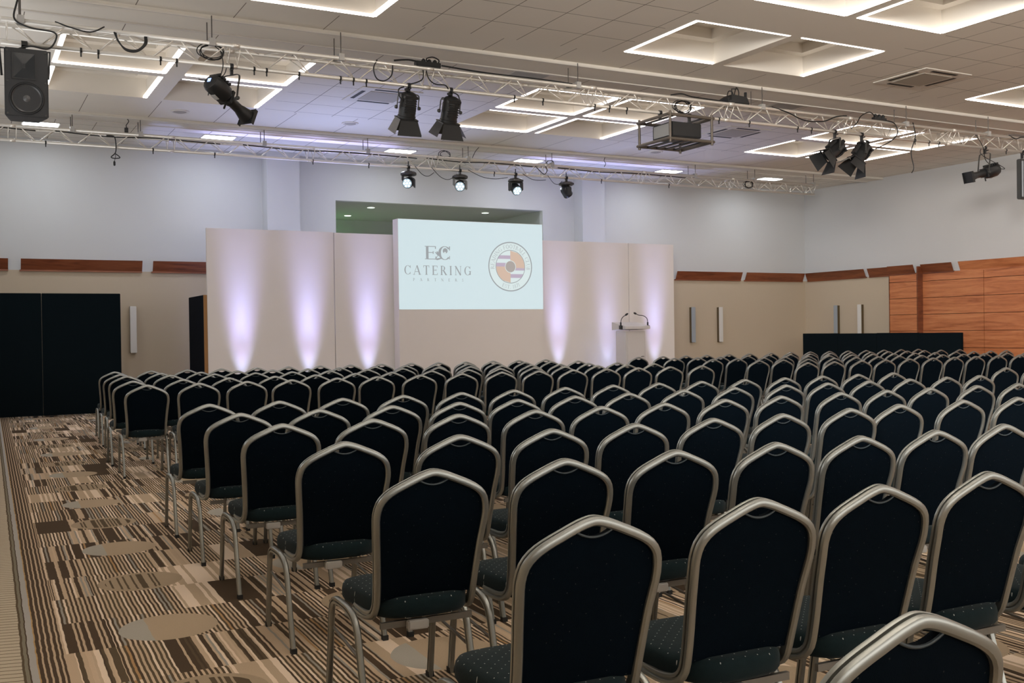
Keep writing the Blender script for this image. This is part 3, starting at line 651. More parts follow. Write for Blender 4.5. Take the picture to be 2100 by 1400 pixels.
def make_chair():
    t=thing('banquet_chair','','chair')
    # cushion
    bm=BM(); rings=[]; n=40
    def outl(a):
        c,s=math.cos(a),math.sin(a); e=.42
        u=math.copysign(abs(c)**e,c); v=math.copysign(abs(s)**e,s)
        y=.285+v*.215; hw=.170+(.206-.170)*min(1,max(0,(y-.08)/.34))
        if v<0: y-= .022*(1-u*u)*(-v)
        return u*hw,y
    for z,sc in ((.397,.90),(.401,.965),(.412,.995),(.435,1.),(.452,.985),(.462,.955),(.468,.88),(.472,.6),(.473,.25)):
        rings.append([bm.verts.new((outl(2*math.pi*i/n)[0]*sc,.285+(outl(2*math.pi*i/n)[1]-.285)*sc,z)) for i in range(n)])
    for A,B in zip(rings,rings[1:]):
        for j in range(n): bm.faces.new((A[j],A[(j+1)%n],B[(j+1)%n],B[j]))
    bm.faces.new(rings[0][::-1]); bm.faces.new(rings[-1]); obj('seat',bm,SEATF,t,sm='all')
    # padded back
    bm=BM(); NU,NV=24,9; V={}
    for sgn in (0,1):
        for i in range(NU+1):
            u=-1+2*i/NU
            zt=topz(u*.1965)
            for j in range(NV+1):
                v=j/NV; z=.462+(zt-.462)*v; w=interp(z,0)-.004
                x=u*min(w,.1965) if j<NV else max(-w,min(w,u*.1965))
                b=(1-u**4)*(1-(2*v-1)**6)
                y=interp(z,1)+(-.004-.003*b if sgn==0 else .016+.016*b)
                V[sgn,i,j]=bm.verts.new((x,y,z))
    for sgn in (0,1):
        for i in range(NU):
            for j in range(NV): bm.faces.new((V[sgn,i,j],V[sgn,i+1,j],V[sgn,i+1,j+1],V[sgn,i,j+1]))
    for i in range(NU):
        for j in (0,NV): bm.faces.new((V[0,i,j],V[0,i+1,j],V[1,i+1,j],V[1,i,j]))
    for j in range(NV):
        for i in (0,NU): bm.faces.new((V[0,i,j],V[0,i,j+1],V[1,i,j+1],V[1,i,j]))
    bk=obj('backrest',bm,BACKF,t,sm=True)
    bm=BM(); tube(bm,[(x/1000,-.006,topz(x/1000)+.001) for x in range(-58,59,8)],.0032,6); obj('piping',bm,PIPING,bk,sm='all')
    bm=BM(); P=BF+[(0,0,.899)]+[(-x,y,z) for x,y,z in reversed(BF)]
    sweep(bm,smooth(P,2),GROOVE,up=(0,1,.15)); obj('back_frame',bm,ALU,t,sm=True)
    LP=[(b*.9,-a*.92) for a,b in GROOVE][::-1]
    for s in (-1,1):
        x=.2065*s
        fr=[(x,.40,.387),(x,.465,.386),(x,.51,.372),(x,.538,.340),(x,.548,.29),(x,.598,.0)]
        re=[(x,.40,.387),(x,.335,.386),(x,.275,.374),(x,.235,.350),(x,.214,.315),(x*1.0,.118,.0)]
        for path in (fr,re):
            bm=BM(); q=smooth(path[:5],3)+[Vector(path[5])]; sweep(bm,q,LP,up=(1,0,0)); lg=obj('leg',bm,ALU,t,sm=True)
            bm=BM(); f=Vector(path[5]); box(bm,f.x-.0125,f.x+.0125,f.y-.0145,f.y+.0145,0,.022); obj('foot_cap',bm,RUB,lg)
        bm=BM(); tube(bm,[(x-.004*s,.552,.27),(x-.004*s,.19,.235)],.006,6); obj('brace',bm,ALUD,t,sm=True)
    bm=BM(); box(bm,-.168,.168,.078,.092,.368,.390); obj('crossbar',bm,ALUD,t)
    bm=BM(); box(bm,-.20,.20,.43,.442,.372,.392); obj('crossbar',bm,ALUD,t)
    bm=BM(); box(bm,-.078,-.004,.048,.079,.360,.392); obj('link_bracket',bm,TAGM,t,bevel=.004)
    return t
chair0=make_chair(); used=False
DESC={'N':'near left block','F':'far left block','R':'far right block','M':'near right block'}
GRP={'N':'banquet chairs in the near left block','F':'banquet chairs in the far left block','R':'banquet chairs in the far right block','M':'banquet chairs in the near right block'}
for key,L in ROWS.items():
    b=key[0]; r=int(key[1]); rn={'N':r,'F':r,'R':r-1,'M':0}[b]
    for i,(x,y) in enumerate(L):
        if b=='N' and r==0: lab='dark banquet chair closest to the viewer, back cropped by bottom edge'
        else:
            seat=ORD[i]
            if b=='N': rr='%s row from the viewer'%ORD[rn]
            elif b=='M': rr='last row before the cross aisle'
            else: rr='%s row past the aisle'%ORD[rn]
            lab='dark banquet chair, %s from left, %s, %s'%(seat,rr,DESC[b])
            if b=='M': lab='dark banquet chair, %s one of near right block beside the cross aisle'%seat
        rz=-.033+random.uniform(-.010,.010)
        z=0
        if not used:
            chair0.location=(x,y,z); chair0.rotation_euler=(0,0,rz); chair0['label']=lab; chair0['group']=GRP[b]; used=True
        else: dup(chair0,(x,y,z),rz,lab,GRP[b])
# ================================================================ TRUSSES
def truss(x0,x1,y,zt,name,label,hang,joints,zc=ZC):
    'triangular truss, two top chords and one bottom chord, origin at its left end'
    T=thing(name,label,'truss',(x0,y,zt),0,'lighting trusses')
    L=x1-x0; A=Vector((0,0,0)); B=Vector((0,.255,0)); D=Vector((0,.127,-.215))
    for P in (A,B,D):
        bm=BM(); tube(bm,[P,P+Vector((L,0,0))],.025,12); obj('chord',bm,TRUSSM,T,sm='all')
    js=[0]+[j-x0 for j in joints if x0<j<x1]+[L]
    for a,b in zip(js,js[1:]):
        bm=BM(); n=max(1,round((b-a-.16)/.54)); p=(b-a-.16)/n; s=a+.08
        for i in range(n):
            u=s+i*p
            for (P,Q) in ((A,D),(B,D)):
                off=0 if P is A else p*.5*0
                tube(bm,[P+Vector((u+.02,0,0)),Q+Vector((u+p/2-.015,0,0))],.008,6); tube(bm,[Q+Vector((u+p/2+.015,0,0)),P+Vector((u+p-.02,0,0))],.008,6)
            tube(bm,[A+Vector((u+.02,0,0)),B+Vector((u+p/2-.015,0,0))],.008,6); tube(bm,[B+Vector((u+p/2+.015,0,0)),A+Vector((u+p-.02,0,0))],.008,6)
        for u in (a+.06,b-.06):
            for P,Q in ((A,D),(B,D),(A,B)): tube(bm,[P+Vector((u,0,0)),Q+Vector((u,0,0))],.007,6)
        obj('lattice',bm,TRUSSM,T,sm='all')
    for j in js[1:-1]:
        for P in (A,B,D):
            bm=BM(); tube(bm,[P+Vector((j-.045,0,0)),P+Vector((j+.045,0,0))],.031,12); obj('coupler',bm,TRUSSM,T,sm='all')
    for h in hang:
        u=h-x0
        bm=BM(); box(bm,u-.035,u+.035,-.035,.035,-.03,.055); box(bm,u-.03,u+.03,-.02,.275,.03,.05); obj('hanger_clamp',bm,TAGM,T)
        for yy in (0,.255):
            bm=BM(); tube(bm,[(u,yy,.03),(u,yy,zc-zt-.0)],.007,6); obj('suspension_wire',bm,WIRE,T)
    return T
Y1,Z1=12.28,4.79
T1=truss(.47,17.75,Y1,Z1,'lighting_truss','silver triangular truss nearest the viewer, spanning the whole ceiling',(.66,2.68,4.25,7.7,11.06,14.25,16.35),(2.95,5.45,7.95,10.45,12.95,15.45),ZC-.03)
Y2,Z2=18.6,4.835
T2=truss(-1.1,18.5,Y2,Z2,'lighting_truss','silver triangular truss farther away, above the stage backdrop',(1.75,2.83,4.96,6.94,9.06,11.0,14.75,16.5,18.35),(.85,3.35,5.85,8.35,10.85,13.35,15.85),ZC-.03)
YC1,ZC1=Y1+.127,Z1-.215     # bottom chord centres
YC2,ZC2=Y2+.127,Z2-.215
# straps of tape left on the bottom chords
def tapes(xs_,yc,zc,label,grp):
    for x in xs_:
        bm=BM(); tube(bm,[(x-.011,yc,zc),(x+.011,yc,zc)],.029,10); box(bm,x-.008,x+.008,yc-.012,yc-.004,zc-.075,zc-.02)
        one('cable_tie',bm,RUB,label,'cable tie',grp)
tapes([1.27,1.45,2.12,2.30,3.2,3.35,3.75,4.28,4.45,4.62,6.75,7.2,8.05,8.3,8.6,10.3,10.9,11.9,12.2,14.6,14.95,15.2,17.0],YC1,ZC1,'black cable tie wrapped on bottom tube of the near truss','cable ties on the near truss')
tapes([1.35,3.05,4.1,5.9,7.0,9.7,12.3,14.1],YC2,ZC2,'black cable tie wrapped on bottom tube of the far truss','cable ties on the far truss')
# ================================================================ FIXTURES
def clamp(bm,x,y,z,drop):
    'hook clamp around a chord centred at (x,y,z)'
    tube(bm,[(x-.02,y,z),(x+.02,y,z)],.037,12)
    box(bm,x-.018,x+.018,y-.018,y+.018,z-drop,z-.03)
    tube(bm,[(x,y-.03,z-.05),(x,y-.075,z-.05)],.01,6)
def yoke(bm,top,c,axis,half,r=.009,flat=True):
    'U bracket from the point under the clamp to both pivots'
    a=Vector(axis).normalized(); top=Vector(top); c=Vector(c)
    p1=c-a*half; p2=c+a*half; t1=top-a*half*.98; t2=top+a*half*.98
    t1.z=t2.z=top.z
    sweep(bm,smooth([p1,p1+(t1-p1)*.5,t1-Vector((0,0,.03)),t1+a*.03,top,t2-a*.03,t2-Vector((0,0,.03)),p2+(t2-p2)*.5,p2],3),[(-.012,-.004),(.012,-.004),(.012,.004),(-.012,.004)],up=a.cross(Vector((0,0,1))))
    for p in (p1,p2):
        s=1 if p is p2 else -1
        lathe(bm,[(.024,-.004),(.026,.012),(.018,.03)],frame(p,a*s),12)
def loc_root(T,bm_list): pass
def rooted(T,name,bm,m,parent=None,**k):
    'meshes are written in room metres; shift them under their Empty'
    for v in bm.verts: v.co-=T.location
    return obj(name,bm,m,parent or T,**k)
def fresnel(x,c,d,label,doors,lit,top_drop=.11,yc=None,zc=None,spread=None):
    yc=YC1 if yc is None else yc; zc=ZC1 if zc is None else zc
    T=thing('fresnel_spotlight',label,'spotlight',(x,yc,zc-.04),0,'theatre spotlights with barn doors')
    M=frame(c,d); dv=Vector(d).normalized(); ax=M.to_3x3()@Vector((1,0,0))
    bm=BM(); clamp(bm,x,yc,zc,top_drop); rooted(T,'clamp',bm,BLACKM)
    bm=BM(); yoke(bm,(x,yc,zc-top_drop),c,ax,.145); rooted(T,'yoke',bm,DGREY)
    bm=BM(); lathe(bm,[(.05,-.20),(.085,-.185),(.105,-.15),(.108,-.02),(.112,-.015),(.112,.10),(.118,.105),(.118,.135)],M,20)
    for q in range(-3,4): box(bm,-.075,.075,-.128+abs(q)*.004,-.09,q*.03-.05,q*.03-.036,M)
    box(bm,-.09,.09,-.125,.125,-.16,-.13,M); box(bm,-.06,.06,.10,.135,-.10,.07,M)
    bd=rooted(T,'housing',bm,BLACKM,sm=True)
    bm=BM(); lathe(bm,[(.02,-.205),(.035,-.215),(.035,-.235),(.01,-.245)],M@Matrix.Translation((.03,.02,0)),10); rooted(T,'focus_knob',bm,RUB,bd)
    bm=BM(); lathe(bm,[(.10,.118),(.098,.130),(.06,.143),(.01,.147)],M,20)
    rooted(T,'lens',bm,mat('warm_lens',(.8,.75,.6),.2,emit=(1,.86,.66),es=5) if lit else HEADLENS,sm=True)
    bm=BM(); box(bm,-.125,.125,-.125,-.105,.135,.15,M); box(bm,-.125,.125,.105,.125,.135,.15,M); box(bm,-.125,-.105,-.105,.105,.135,.15,M); box(bm,.105,.125,-.105,.105,.135,.15,M); rooted(T,'door_frame',bm,BLACKM)
    for k,(ang,ln) in enumerate(doors):
        R=M@Matrix.Rotation(k*math.pi/2,4,'Z')@Matrix.Translation((0,-.118,.148))@Matrix.Rotation(math.radians(ang),4,'X')
        w0,w1=(.112,.165) if k%2==0 else (.105,.15)
        bm=BM(); prism(bm,[(-w0,0),(w0,0),(w1,ln),(-w1,ln)],-.0018,.0018,R,axes='xz'); rooted(T,'barn_door',bm,BLACKM)
    return T
# two spotlights over the aisle pointing at the stage
fresnel(5.20,(5.20,YC1+.04,4.30),(0.02,.42,-1),'black barn-door spotlight on the near truss, left of a pair',[(24,.20),(20,.19),(18,.2),(20,.19)],True)
fresnel(5.80,(5.80,YC1+.04,4.30),(0.0,.42,-1),'black barn-door spotlight on the near truss, right of a pair',[(26,.21),(24,.19),(18,.2),(34,.19)],True)
fresnel(12.72,(12.72,YC1+.02,4.27),(-.80,.10,-.62),'grey barn-door spotlight on near truss right of the projector, left of a pair',[(30,.22),(24,.2),(26,.22),(24,.2)],False)
fresnel(13.33,(13.33,YC1+.02,4.26),(-.55,.15,-.80),'dark barn-door spotlight on near truss right of the projector, right of a pair',[(28,.22),(24,.2),(30,.22),(24,.2)],False)
def profile(x,c,d,label,drop=.17,L=.72):
    T=thing('profile_spotlight',label,'spotlight',(x,YC1,ZC1-.04),0,'long profile spotlights')
    M=frame(c,d); ax=M.to_3x3()@Vector((1,0,0))
    bm=BM(); clamp(bm,x,YC1,ZC1,.10); rooted(T,'clamp',bm,BLACKM)
    bm=BM(); yoke(bm,(x,YC1,ZC1-.105),c,ax,.125); rooted(T,'yoke',bm,DGREY)
    bm=BM(); h=L/2
    lathe(bm,[(.05,-h),(.10,-h+.02),(.118,-h+.07),(.118,-h+.27),(.095,-h+.30),(.07,-h+.33)],M,10)
    for k in range(5): box(bm,-.085,.085,.095,.128,-h+.05+k*.045,-h+.068+k*.045,M)
    b=rooted(T,'lamp_housing',bm,BLACKM,sm=True)
    bm=BM(); box(bm,-.03,.03,-.128,-.118,-h+.12,-h+.2,M); rooted(T,'maker_plate',bm,TAGM,b)
    bm=BM(); box(bm,-.022,.022,-.02,.025,-h-.004,-h+.0,M); rooted(T,'status_display',bm,mat('blue_display',(.2,.3,.8),.4,emit=(.25,.4,1),es=2),b)
    bm=BM(); lathe(bm,[(.068,-h+.33),(.072,-h+.40),(.06,-h+.42),(.06,h-.17),(.066,h-.15),(.092,h-.04),(.095,h-.01)],M,18); box(bm,-.085,.085,-.08,.08,-h+.31,-h+.35,M)
    bb=rooted(T,'lens_barrel',bm,BLACKM,sm=True)
    bm=BM(); box(bm,-.10,.10,-.10,.10,h-.015,h,M); box(bm,-.108,-.10,-.10,.10,h-.02,h+.03,M); box(bm,.10,.108,-.10,.10,h-.02,h+.03,M); rooted(T,'colour_frame_holder',bm,BLACKM,bb)
    bm=BM(); tube(bm,[M@Vector((0,-.07,-h+.34)),M@Vector((0,-.15,-h+.34))],.012,8); rooted(T,'shutter_knob',bm,RUB,b)
    bm=BM(); tube(bm,smooth([M@Vector((.04,0,-h)),M@Vector((.10,-.02,-h-.06)),M@Vector((.12,.06,-h+.05)),(x-.10,YC1,ZC1-.12),(x-.05,YC1,ZC1+.03)],6),.006,6); rooted(T,'power_lead',bm,CABLE,sm='all')
    return T
profile(2.93,(2.90,YC1+.03,4.19),(.60,.42,-.36),'long black profile spotlight hanging left on the near truss, aimed at the stage')
profile(16.42,(16.40,YC1+.02,4.12),(-1,.10,-.26),'long black profile spotlight at far right of the near truss')
# vertical fixture cropped by the right edge
T=thing('led_batten','dark upright LED batten hanging at the right edge of the photo','stage light',(17.46,YC1,ZC1-.04))
bm=BM(); clamp(bm,17.46,YC1,ZC1,.12); rooted(T,'clamp',bm,BLACKM)
bm=BM(); box(bm,17.36,17.56,YC1-.05,YC1+.05,3.70,4.44); rooted(T,'housing',bm,DGREY,bevel=.012)
bm=BM()
for q in range(3): box(bm,17.375+q*.065,17.415+q*.065,YC1-.056,YC1-.05,3.74,4.40)
rooted(T,'lens_rows',bm,SCONG)
# hanging loudspeaker
T=thing('loudspeaker','large black hanging loudspeaker with horn above a round woofer','loudspeaker',(.70,12.32,4.45))
SM=Matrix.Translation((.70,12.30,4.105))@Matrix.Rotation(math.radians(3),4,'X')
bm=BM(); prism(bm,[(-.215,-.16),(.215,-.16),(.15,.26),(-.15,.26)],-.36,.36,SM@Matrix.Rotation(math.radians(0),4,'X'),axes='xy'); cab=rooted(T,'cabinet',bm,mat('speaker_black_paint',(.016,.017,.019),.5),bevel=.012)
bm=BM(); lathe(bm,[(.165,.0),(.172,.012),(.160,.016),(.150,.004),(.145,-.002)],SM@Matrix.Translation((.0,-.158,-.165))@Matrix.Rotation(math.radians(90),4,'X'),36,cap=False); rooted(T,'woofer_surround',bm,RUB,sm='all')
bm=BM(); lathe(bm,[(.148,.006),(.10,-.02),(.055,-.040),(.03,-.045),(.001,-.046)],SM@Matrix.Translation((.0,-.162,-.165))@Matrix.Rotation(math.radians(90),4,'X'),36,cap=False)
wf=rooted(T,'woofer_cone',bm,mat('woofer_cone_gloss',(.05,.05,.05),.28),sm='all')
bm=BM(); lathe(bm,[(.052,-.034),(.046,-.012),(.028,.004),(.001,.010)],SM@Matrix.Translation((.0,-.164,-.165))@Matrix.Rotation(math.radians(90),4,'X'),24,cap=False); rooted(T,'dust_cap',bm,mat('dust_cap_grey',(.09,.09,.09),.3),wf,sm='all')
bm=BM()
hx0,hx1,hz0,hz1=-.13,.085,.045,.31
for (a,b,c_,d_) in ((( hx0,hz0),(hx1,hz0),(-.01,.15),(-.04,.15)),((hx1,hz0),(hx1,hz1),(-.01,.20),(-.01,.15)),((hx1,hz1),(hx0,hz1),(-.04,.20),(-.01,.20)),((hx0,hz1),(hx0,hz0),(-.04,.15),(-.04,.20))):
    face(bm,[SM@Vector((a[0],-.166,a[1])),SM@Vector((b[0],-.166,b[1])),SM@Vector((c_[0],-.162,c_[1])),SM@Vector((d_[0],-.162,d_[1]))])
rooted(T,'horn',bm,mat('horn_black_gloss',(.012,.016,.02),.12))
bm=BM(); box(bm,hx0-.012,hx1+.012,-.172,-.160,hz0-.012,hz0,SM); box(bm,hx0-.012,hx1+.012,-.172,-.160,hz1,hz1+.012,SM); box(bm,hx0-.012,hx0,-.172,-.160,hz0,hz1,SM); box(bm,hx1,hx1+.012,-.172,-.160,hz0,hz1,SM); rooted(T,'horn_rim',bm,BLACKM)
for a,b in ((-.185,.33),(.185,.33),(-.185,-.33),(.185,-.33),(-.185,0.01),(.185,.01)):
    bm=BM(); lathe(bm,[(.012,0),(.012,.008),(.004,.01)],SM@Matrix.Translation((a,-.160,b))@Matrix.Rotation(math.radians(90),4,'X'),8); rooted(T,'screw',bm,DGREY,cab)
bm=BM(); tube(bm,[(.47,12.34,4.20),(.455,12.36,4.50),(.95,12.36,4.50),(.93,12.34,4.20)],.012,6); tube(bm,[(.70,12.36,4.50),(.70,YC1,ZC1-.02)],.014,6); tube(bm,[(.67,YC1,ZC1),(.73,YC1,ZC1)],.036,12); rooted(T,'mounting_yoke',bm,BLACKM)
# projector in its cage
T=thing('projector_cage','bronze-grey tube cage hanging from the near truss around a projector','cage',(9.47,12.40,4.52))
X0,X1,Ya,Yb,Za,Zb=9.06,9.88,12.02,12.78,4.13,4.475
for z in (Za,Zb):
    bm=BM(); tube(bm,[(X0,Ya,z),(X1,Ya,z),(X1,Yb,z),(X0,Yb,z)],.024,10,closed=True); rooted(T,'ring_frame',bm,CAGEM,sm=True)
for x in (X0+.03,X1-.03):
    for y in (Ya,Yb):
        bm=BM(); tube(bm,[(x,y,Za-.05),(x,y,Zb+.05)],.020,10); rooted(T,'post',bm,CAGEM,sm=True)
for x in (9.25,9.42,9.58,9.74):
    bm=BM(); box(bm,x-.032,x+.032,Ya,Yb,Za-.012,Za+.006); rooted(T,'shelf_bar',bm,BLACKM)
for x in (9.2,9.74):
    bm=BM(); box(bm,x-.02,x+.02,Ya,Yb,Zb-.01,Zb+.01); box(bm,x-.015,x+.015,YC1-.02,YC1+.02,Zb,ZC1); tube(bm,[(x-.02,YC1,ZC1),(x+.02,YC1,ZC1)],.037,10); rooted(T,'hanging_bracket',bm,BLACKM)
T=thing('projector','black projector sitting inside the hanging cage','projector',(9.47,12.36,4.15))
bm=BM(); box(bm,-.27,.27,-.24,.24,.04,.255); pb=obj('body',bm,BLACKM,T,bevel=.012)
bm=BM()
for q in range(7): box(bm,.268,.274,-.18,.18,.07+q*.02,.08+q*.02)
obj('side_vent',bm,DGREY,pb)
bm=BM(); box(bm,-.277,-.269,-.20,.20,.06,.235); obj('connector_panel',bm,mat('projector_side_grey',(.30,.30,.29),.5),pb)
bm=BM(); lathe(bm,[(.075,0),(.08,.06),(.065,.10),(.06,.10)],Matrix.Translation((.1,.24,.15))@Matrix.Rotation(math.radians(-90),4,'X'),20); lens=obj('lens_tube',bm,BLACKM,T,sm=True)
bm=BM(); lathe(bm,[(.055,.101),(.03,.108),(.001,.11)],Matrix.Translation((.1,.24,.15))@Matrix.Rotation(math.radians(-90),4,'X'),16); obj('lens_glass',bm,HEADLENS,lens,sm=True)
for a in (-.22,.22):
    bm=BM(); lathe(bm,[(.02,-.012),(.02,.04)],Matrix.Translation((a,-.18,0)),10); obj('foot',bm,RUB,T)
# floodlight lying on top of the near truss
T=thing('floodlight','small black floodlight sitting on top of the near truss, right of the projector','stage light',(10.58,Y1+.1,Z1+.03))
bm=BM(); prism(bm,[(-.20,0),(.24,-.0),(.19,.11),(-.11,.13),(-.22,.06)],-.10,.10,None,axes='xz'); obj('housing',bm,BLACKM,T,bevel=.01)
bm=BM(); tube(bm,[(-.14,-.12,.04),(-.14,-.12,.20),(-.02,-.12,.21)],.009,6); tube(bm,[(.19,-.05,.05),(.19,-.05,.19)],.022,8); obj('bracket',bm,BLACKM,T)
bm=BM(); tube(bm,smooth([(-.13,0,.11),(-.10,0,.19),(-.03,0,.19),(.0,0,.12),(.05,0,.26),(.1,0,.2),(.09,0,.1)],5),.008,6); obj('lead',bm,CABLE,T,sm='all')
T=thing('power_block','black three-way socket block on top of the near truss','power socket',(14.02-.37,Y1+.04,Z1+.03))
bm=BM(); box(bm,-.15,.15,-.03,.03,0,.045); obj('block',bm,BLACKM,T,bevel=.006)
for k in (-.09,0,.09):
    bm=BM(); lathe(bm,[(.03,.04),(.03,.08),(.015,.10)],Matrix.Translation((k,0,0)),10); obj('plug',bm,RUB,T)
T=thing('power_block','black distribution box with looped leads above the pair of spotlights','power socket',(5.42,Y1+.0,Z1+.03))
bm=BM(); box(bm,-.17,.17,-.04,.06,-.015,.05); obj('block',bm,BLACKM,T,bevel=.006)
for k in (-.06,.02,.1):
    bm=BM(); lathe(bm,[(.028,.04),(.028,.07),(.012,.09)],Matrix.Translation((k,0,0)),10); obj('plug',bm,RUB,T)
# moving heads on the far truss
def moving_head(x,label,aim,roll,lit=True):
    T=thing('moving_head',label,'stage light',(x,YC2,ZC2-.04),0,'moving head lights above the stage')
    z0=ZC2-.035
    bm=BM(); tube(bm,[(x-.025,YC2,ZC2),(x+.025,YC2,ZC2)],.037,12); box(bm,x-.02,x+.02,YC2-.02,YC2+.02,z0-.05,z0+.01); tube(bm,[(x,YC2,ZC2),(x,YC2,ZC2+.11)],.011,6); rooted(T,'clamp',bm,BLACKM)
    bm=BM(); lathe(bm,[(.03,z0-.045),(.12,z0-.055),(.165,z0-.085),(.168,z0-.115),(.13,z0-.135),(.05,z0-.14)],Matrix.Translation((x,YC2,0)),8); rooted(T,'base',bm,mat('moving_head_base',(.05,.045,.04),.4),sm=True)
    A=Vector(aim).normalized(); ax=Vector((math.cos(roll),math.sin(roll),0)); c=Vector((x,YC2,z0-.265))
    ax=(ax-A*ax.dot(A)).normalized()
    bm=BM()
    for s in (-1,1):
        M=Matrix.Translation(c+ax*s*.128); a3=Vector((0,0,1)); R3=Matrix((ax,a3.cross(ax).normalized(),a3)).transposed().to_4x4()
        M=M@R3
        box(bm,-.022,.022,-.055,.055,-.04,.14,M)
    box(bm,-.13,.13,-.055,.055,.115,.14,Matrix.Translation(c)@R3)
    rooted(T,'yoke',bm,mat('moving_head_shell_dark',(.022,.024,.028),.35) if lit!=2 else mat('moving_head_shell_grey',(.24,.25,.24),.35),bevel=.014)
    M=frame(c,A)
    bm=BM(); lathe(bm,[(.04,-.14),(.08,-.125),(.10,-.06),(.104,.03),(.106,.085),(.098,.098)],M,18); hd=rooted(T,'head',bm,mat('moving_head_shell_dark',(.022,.024,.028),.35),sm=True)
    bm=BM(); lathe(bm,[(.094,.096),(.092,.100)],M,20); rooted(T,'lens_plate',bm,mat('lens_plate',(.2,.25,.28),.25,emit=(.6,.8,.9),es=.35 if lit else .02),hd)
    for k in range(7):
        a=k*math.pi/3; px,py=(0,0) if k==6 else (.058*math.cos(a),.058*math.sin(a))
        bm=BM(); lathe(bm,[(.024,.10),(.022,.106),(.012,.111),(.001,.112)],M@Matrix.Translation((px,py,0)),12); rooted(T,'led_lens',bm,LENS if lit else HEADLENS,hd,sm=True)
    return T
moving_head(7.82,'black moving head light above the screen, leftmost of four',(-.62,-.72,-.30),.4)
moving_head(8.93,'grey-lit moving head light above the screen, second from the left',(-.42,-.86,-.34),.35,2)
moving_head(10.2,'black moving head light above the screen, third from the left',(-.10,-.80,-.50),-.2)
moving_head(11.42,'dark moving head light, rightmost of four and turned sideways',(.75,.2,-.75),1.2,False)
# ================================================================ CABLES
def cable(pts,r,label,grp=None,k=6,m=CABLE):
    bm=BM(); tube(bm,smooth(pts,k),r,6); one('cable',bm,m,label,'cable',grp,sm='all')
yt=Y1-.01; zt=Z1+.03
cable([(1.0,yt,zt),(1.15,yt-.03,Z1-.02),(1.35,yt-.04,Z1-.05),(1.5,yt-.03,zt)],.008,'short black cable looped over the truss right of the loudspeaker')
cable([(.66,yt,ZC-.05),(.62,yt-.02,4.95),(.60,yt-.03,Z1),(.74,yt-.06,Z1-.08),(.98,yt-.05,Z1-.10),(1.0,yt-.04,Z1-.18),(.92,yt-.06,4.50),(.75,yt-.10,4.50),(.62,12.2,4.46)],.010,'thick black cable drooping from truss to the hanging loudspeaker')
for q in range(3):
    cable([(1.62-q*.01,yt,Z1+.0),(1.64,yt-.03-q*.01,4.68),(1.72,yt-.04,4.60-q*.008),(1.84,yt-.04,4.60-q*.008),(1.92+q*.01,yt-.03,4.68),(1.93+q*.01,yt,Z1-.02)],.009,'black cable bundle hanging in a U near left end of the truss','cables bundled in a U')
def coil(cx_,cy_,cz_,r,n,label,grp=None,th=.006):
    P=[]
    for i in range(n*12):
        a=i*math.pi/6; rr=r*(1+.12*math.sin(i*.7)); P.append((cx_+rr*1.25*math.cos(a)+.01*math.sin(i*.37),cy_+.02*math.sin(i*1.3),cz_+rr*.75*math.sin(a)+.006*math.cos(i*.9)))
    cable(P,th,label,grp,3)
coil(2.68,Y1+.05,4.70,.11,4,'loose coil of black cable inside the truss above the profile spotlight')
cable([(2.78,Y1,4.70),(2.80,Y1-.02,4.55),(2.76,Y1,4.40),(2.66,Y1,4.30),(2.63,Y1+.02,4.18)],.006,'thin cable running down from the coil to the profile spotlight')
cable([(4.72,yt,zt),(4.66,yt-.03,4.70),(4.70,yt-.03,4.58),(4.80,yt-.03,4.56),(4.90,yt-.03,4.64),(4.93,yt,Z1)],.008,'black cable loop hanging left of the pair of barn-door spotlights')
cable([(4.95,yt,zt+.02),(5.15,yt,zt+.05),(5.35,yt,zt+.03)],.012,'black cable lying on truss left of the distribution box')
cable([(5.42,yt,Z1+.08),(5.38,yt-.04,4.90),(5.47,yt-.04,4.93),(5.56,yt-.03,4.90),(5.55,yt,Z1+.06)],.009,'cable loop standing up from the distribution box')
cable([(5.40,Y1+.02,Z1),(5.42,Y1-.02,4.66),(5.52,Y1,4.60),(5.66,Y1,4.60),(5.74,YC1-.05,ZC1)],.008,'black cable sagging inside truss to the right spotlight of the pair')
cable([(5.36,Y1+.02,Z1),(5.35,Y1,4.66),(5.27,Y1,4.60),(5.17,YC1-.05,ZC1)],.008,'black cable sagging inside truss to the left spotlight of the pair')
cable([(5.78,YC1-.04,ZC1-.03),(5.88,YC1-.06,4.50),(5.90,YC1-.05,4.38),(5.84,YC1-.05,4.28)],.009,'curved black lead entering the right spotlight of the pair')
cable([(5.12,YC1-.04,ZC1-.03),(5.04,YC1-.06,4.50),(5.05,YC1-.05,4.42),(5.1,YC1-.05,4.36)],.009,'curved black lead entering the left spotlight of the pair')
cable([(5.6,yt-.02,zt+.02),(6.3,yt,zt),(7.1,yt,zt-.0),(7.6,yt,zt-.01)],.011,'black cable running along top of the truss toward the projector')
coil(9.58,Y1+.08,4.69,.12,5,'loose coil of black cable inside the truss above the projector cage')
cable([(9.3,yt,zt),(9.5,yt,zt+.035),(9.7,yt,zt+.01),(10.2,yt,zt)],.010,'black cable on top of the truss above the projector cage')
cable([(11.25,yt,zt),(11.55,yt-.02,4.76),(11.9,yt-.03,4.66),(12.3,yt-.03,4.68),(12.6,yt-.02,4.78),(12.85,yt,zt)],.010,'black cable sagging along the truss between floodlight and right spotlights')
cable([(13.5,yt,zt+.05),(13.35,yt-.02,4.92),(13.15,yt-.03,4.84),(13.05,yt-.03,4.72),(12.95,yt,4.62)],.009,'black cable arching from the socket block to the left')
cable([(13.75,yt,zt),(13.92,yt-.03,4.78),(13.98,yt-.04,4.62),(13.95,YC1-.05,4.5),(13.6,YC1-.05,4.35)],.009,'black cable drooping from socket block to the right spotlight')
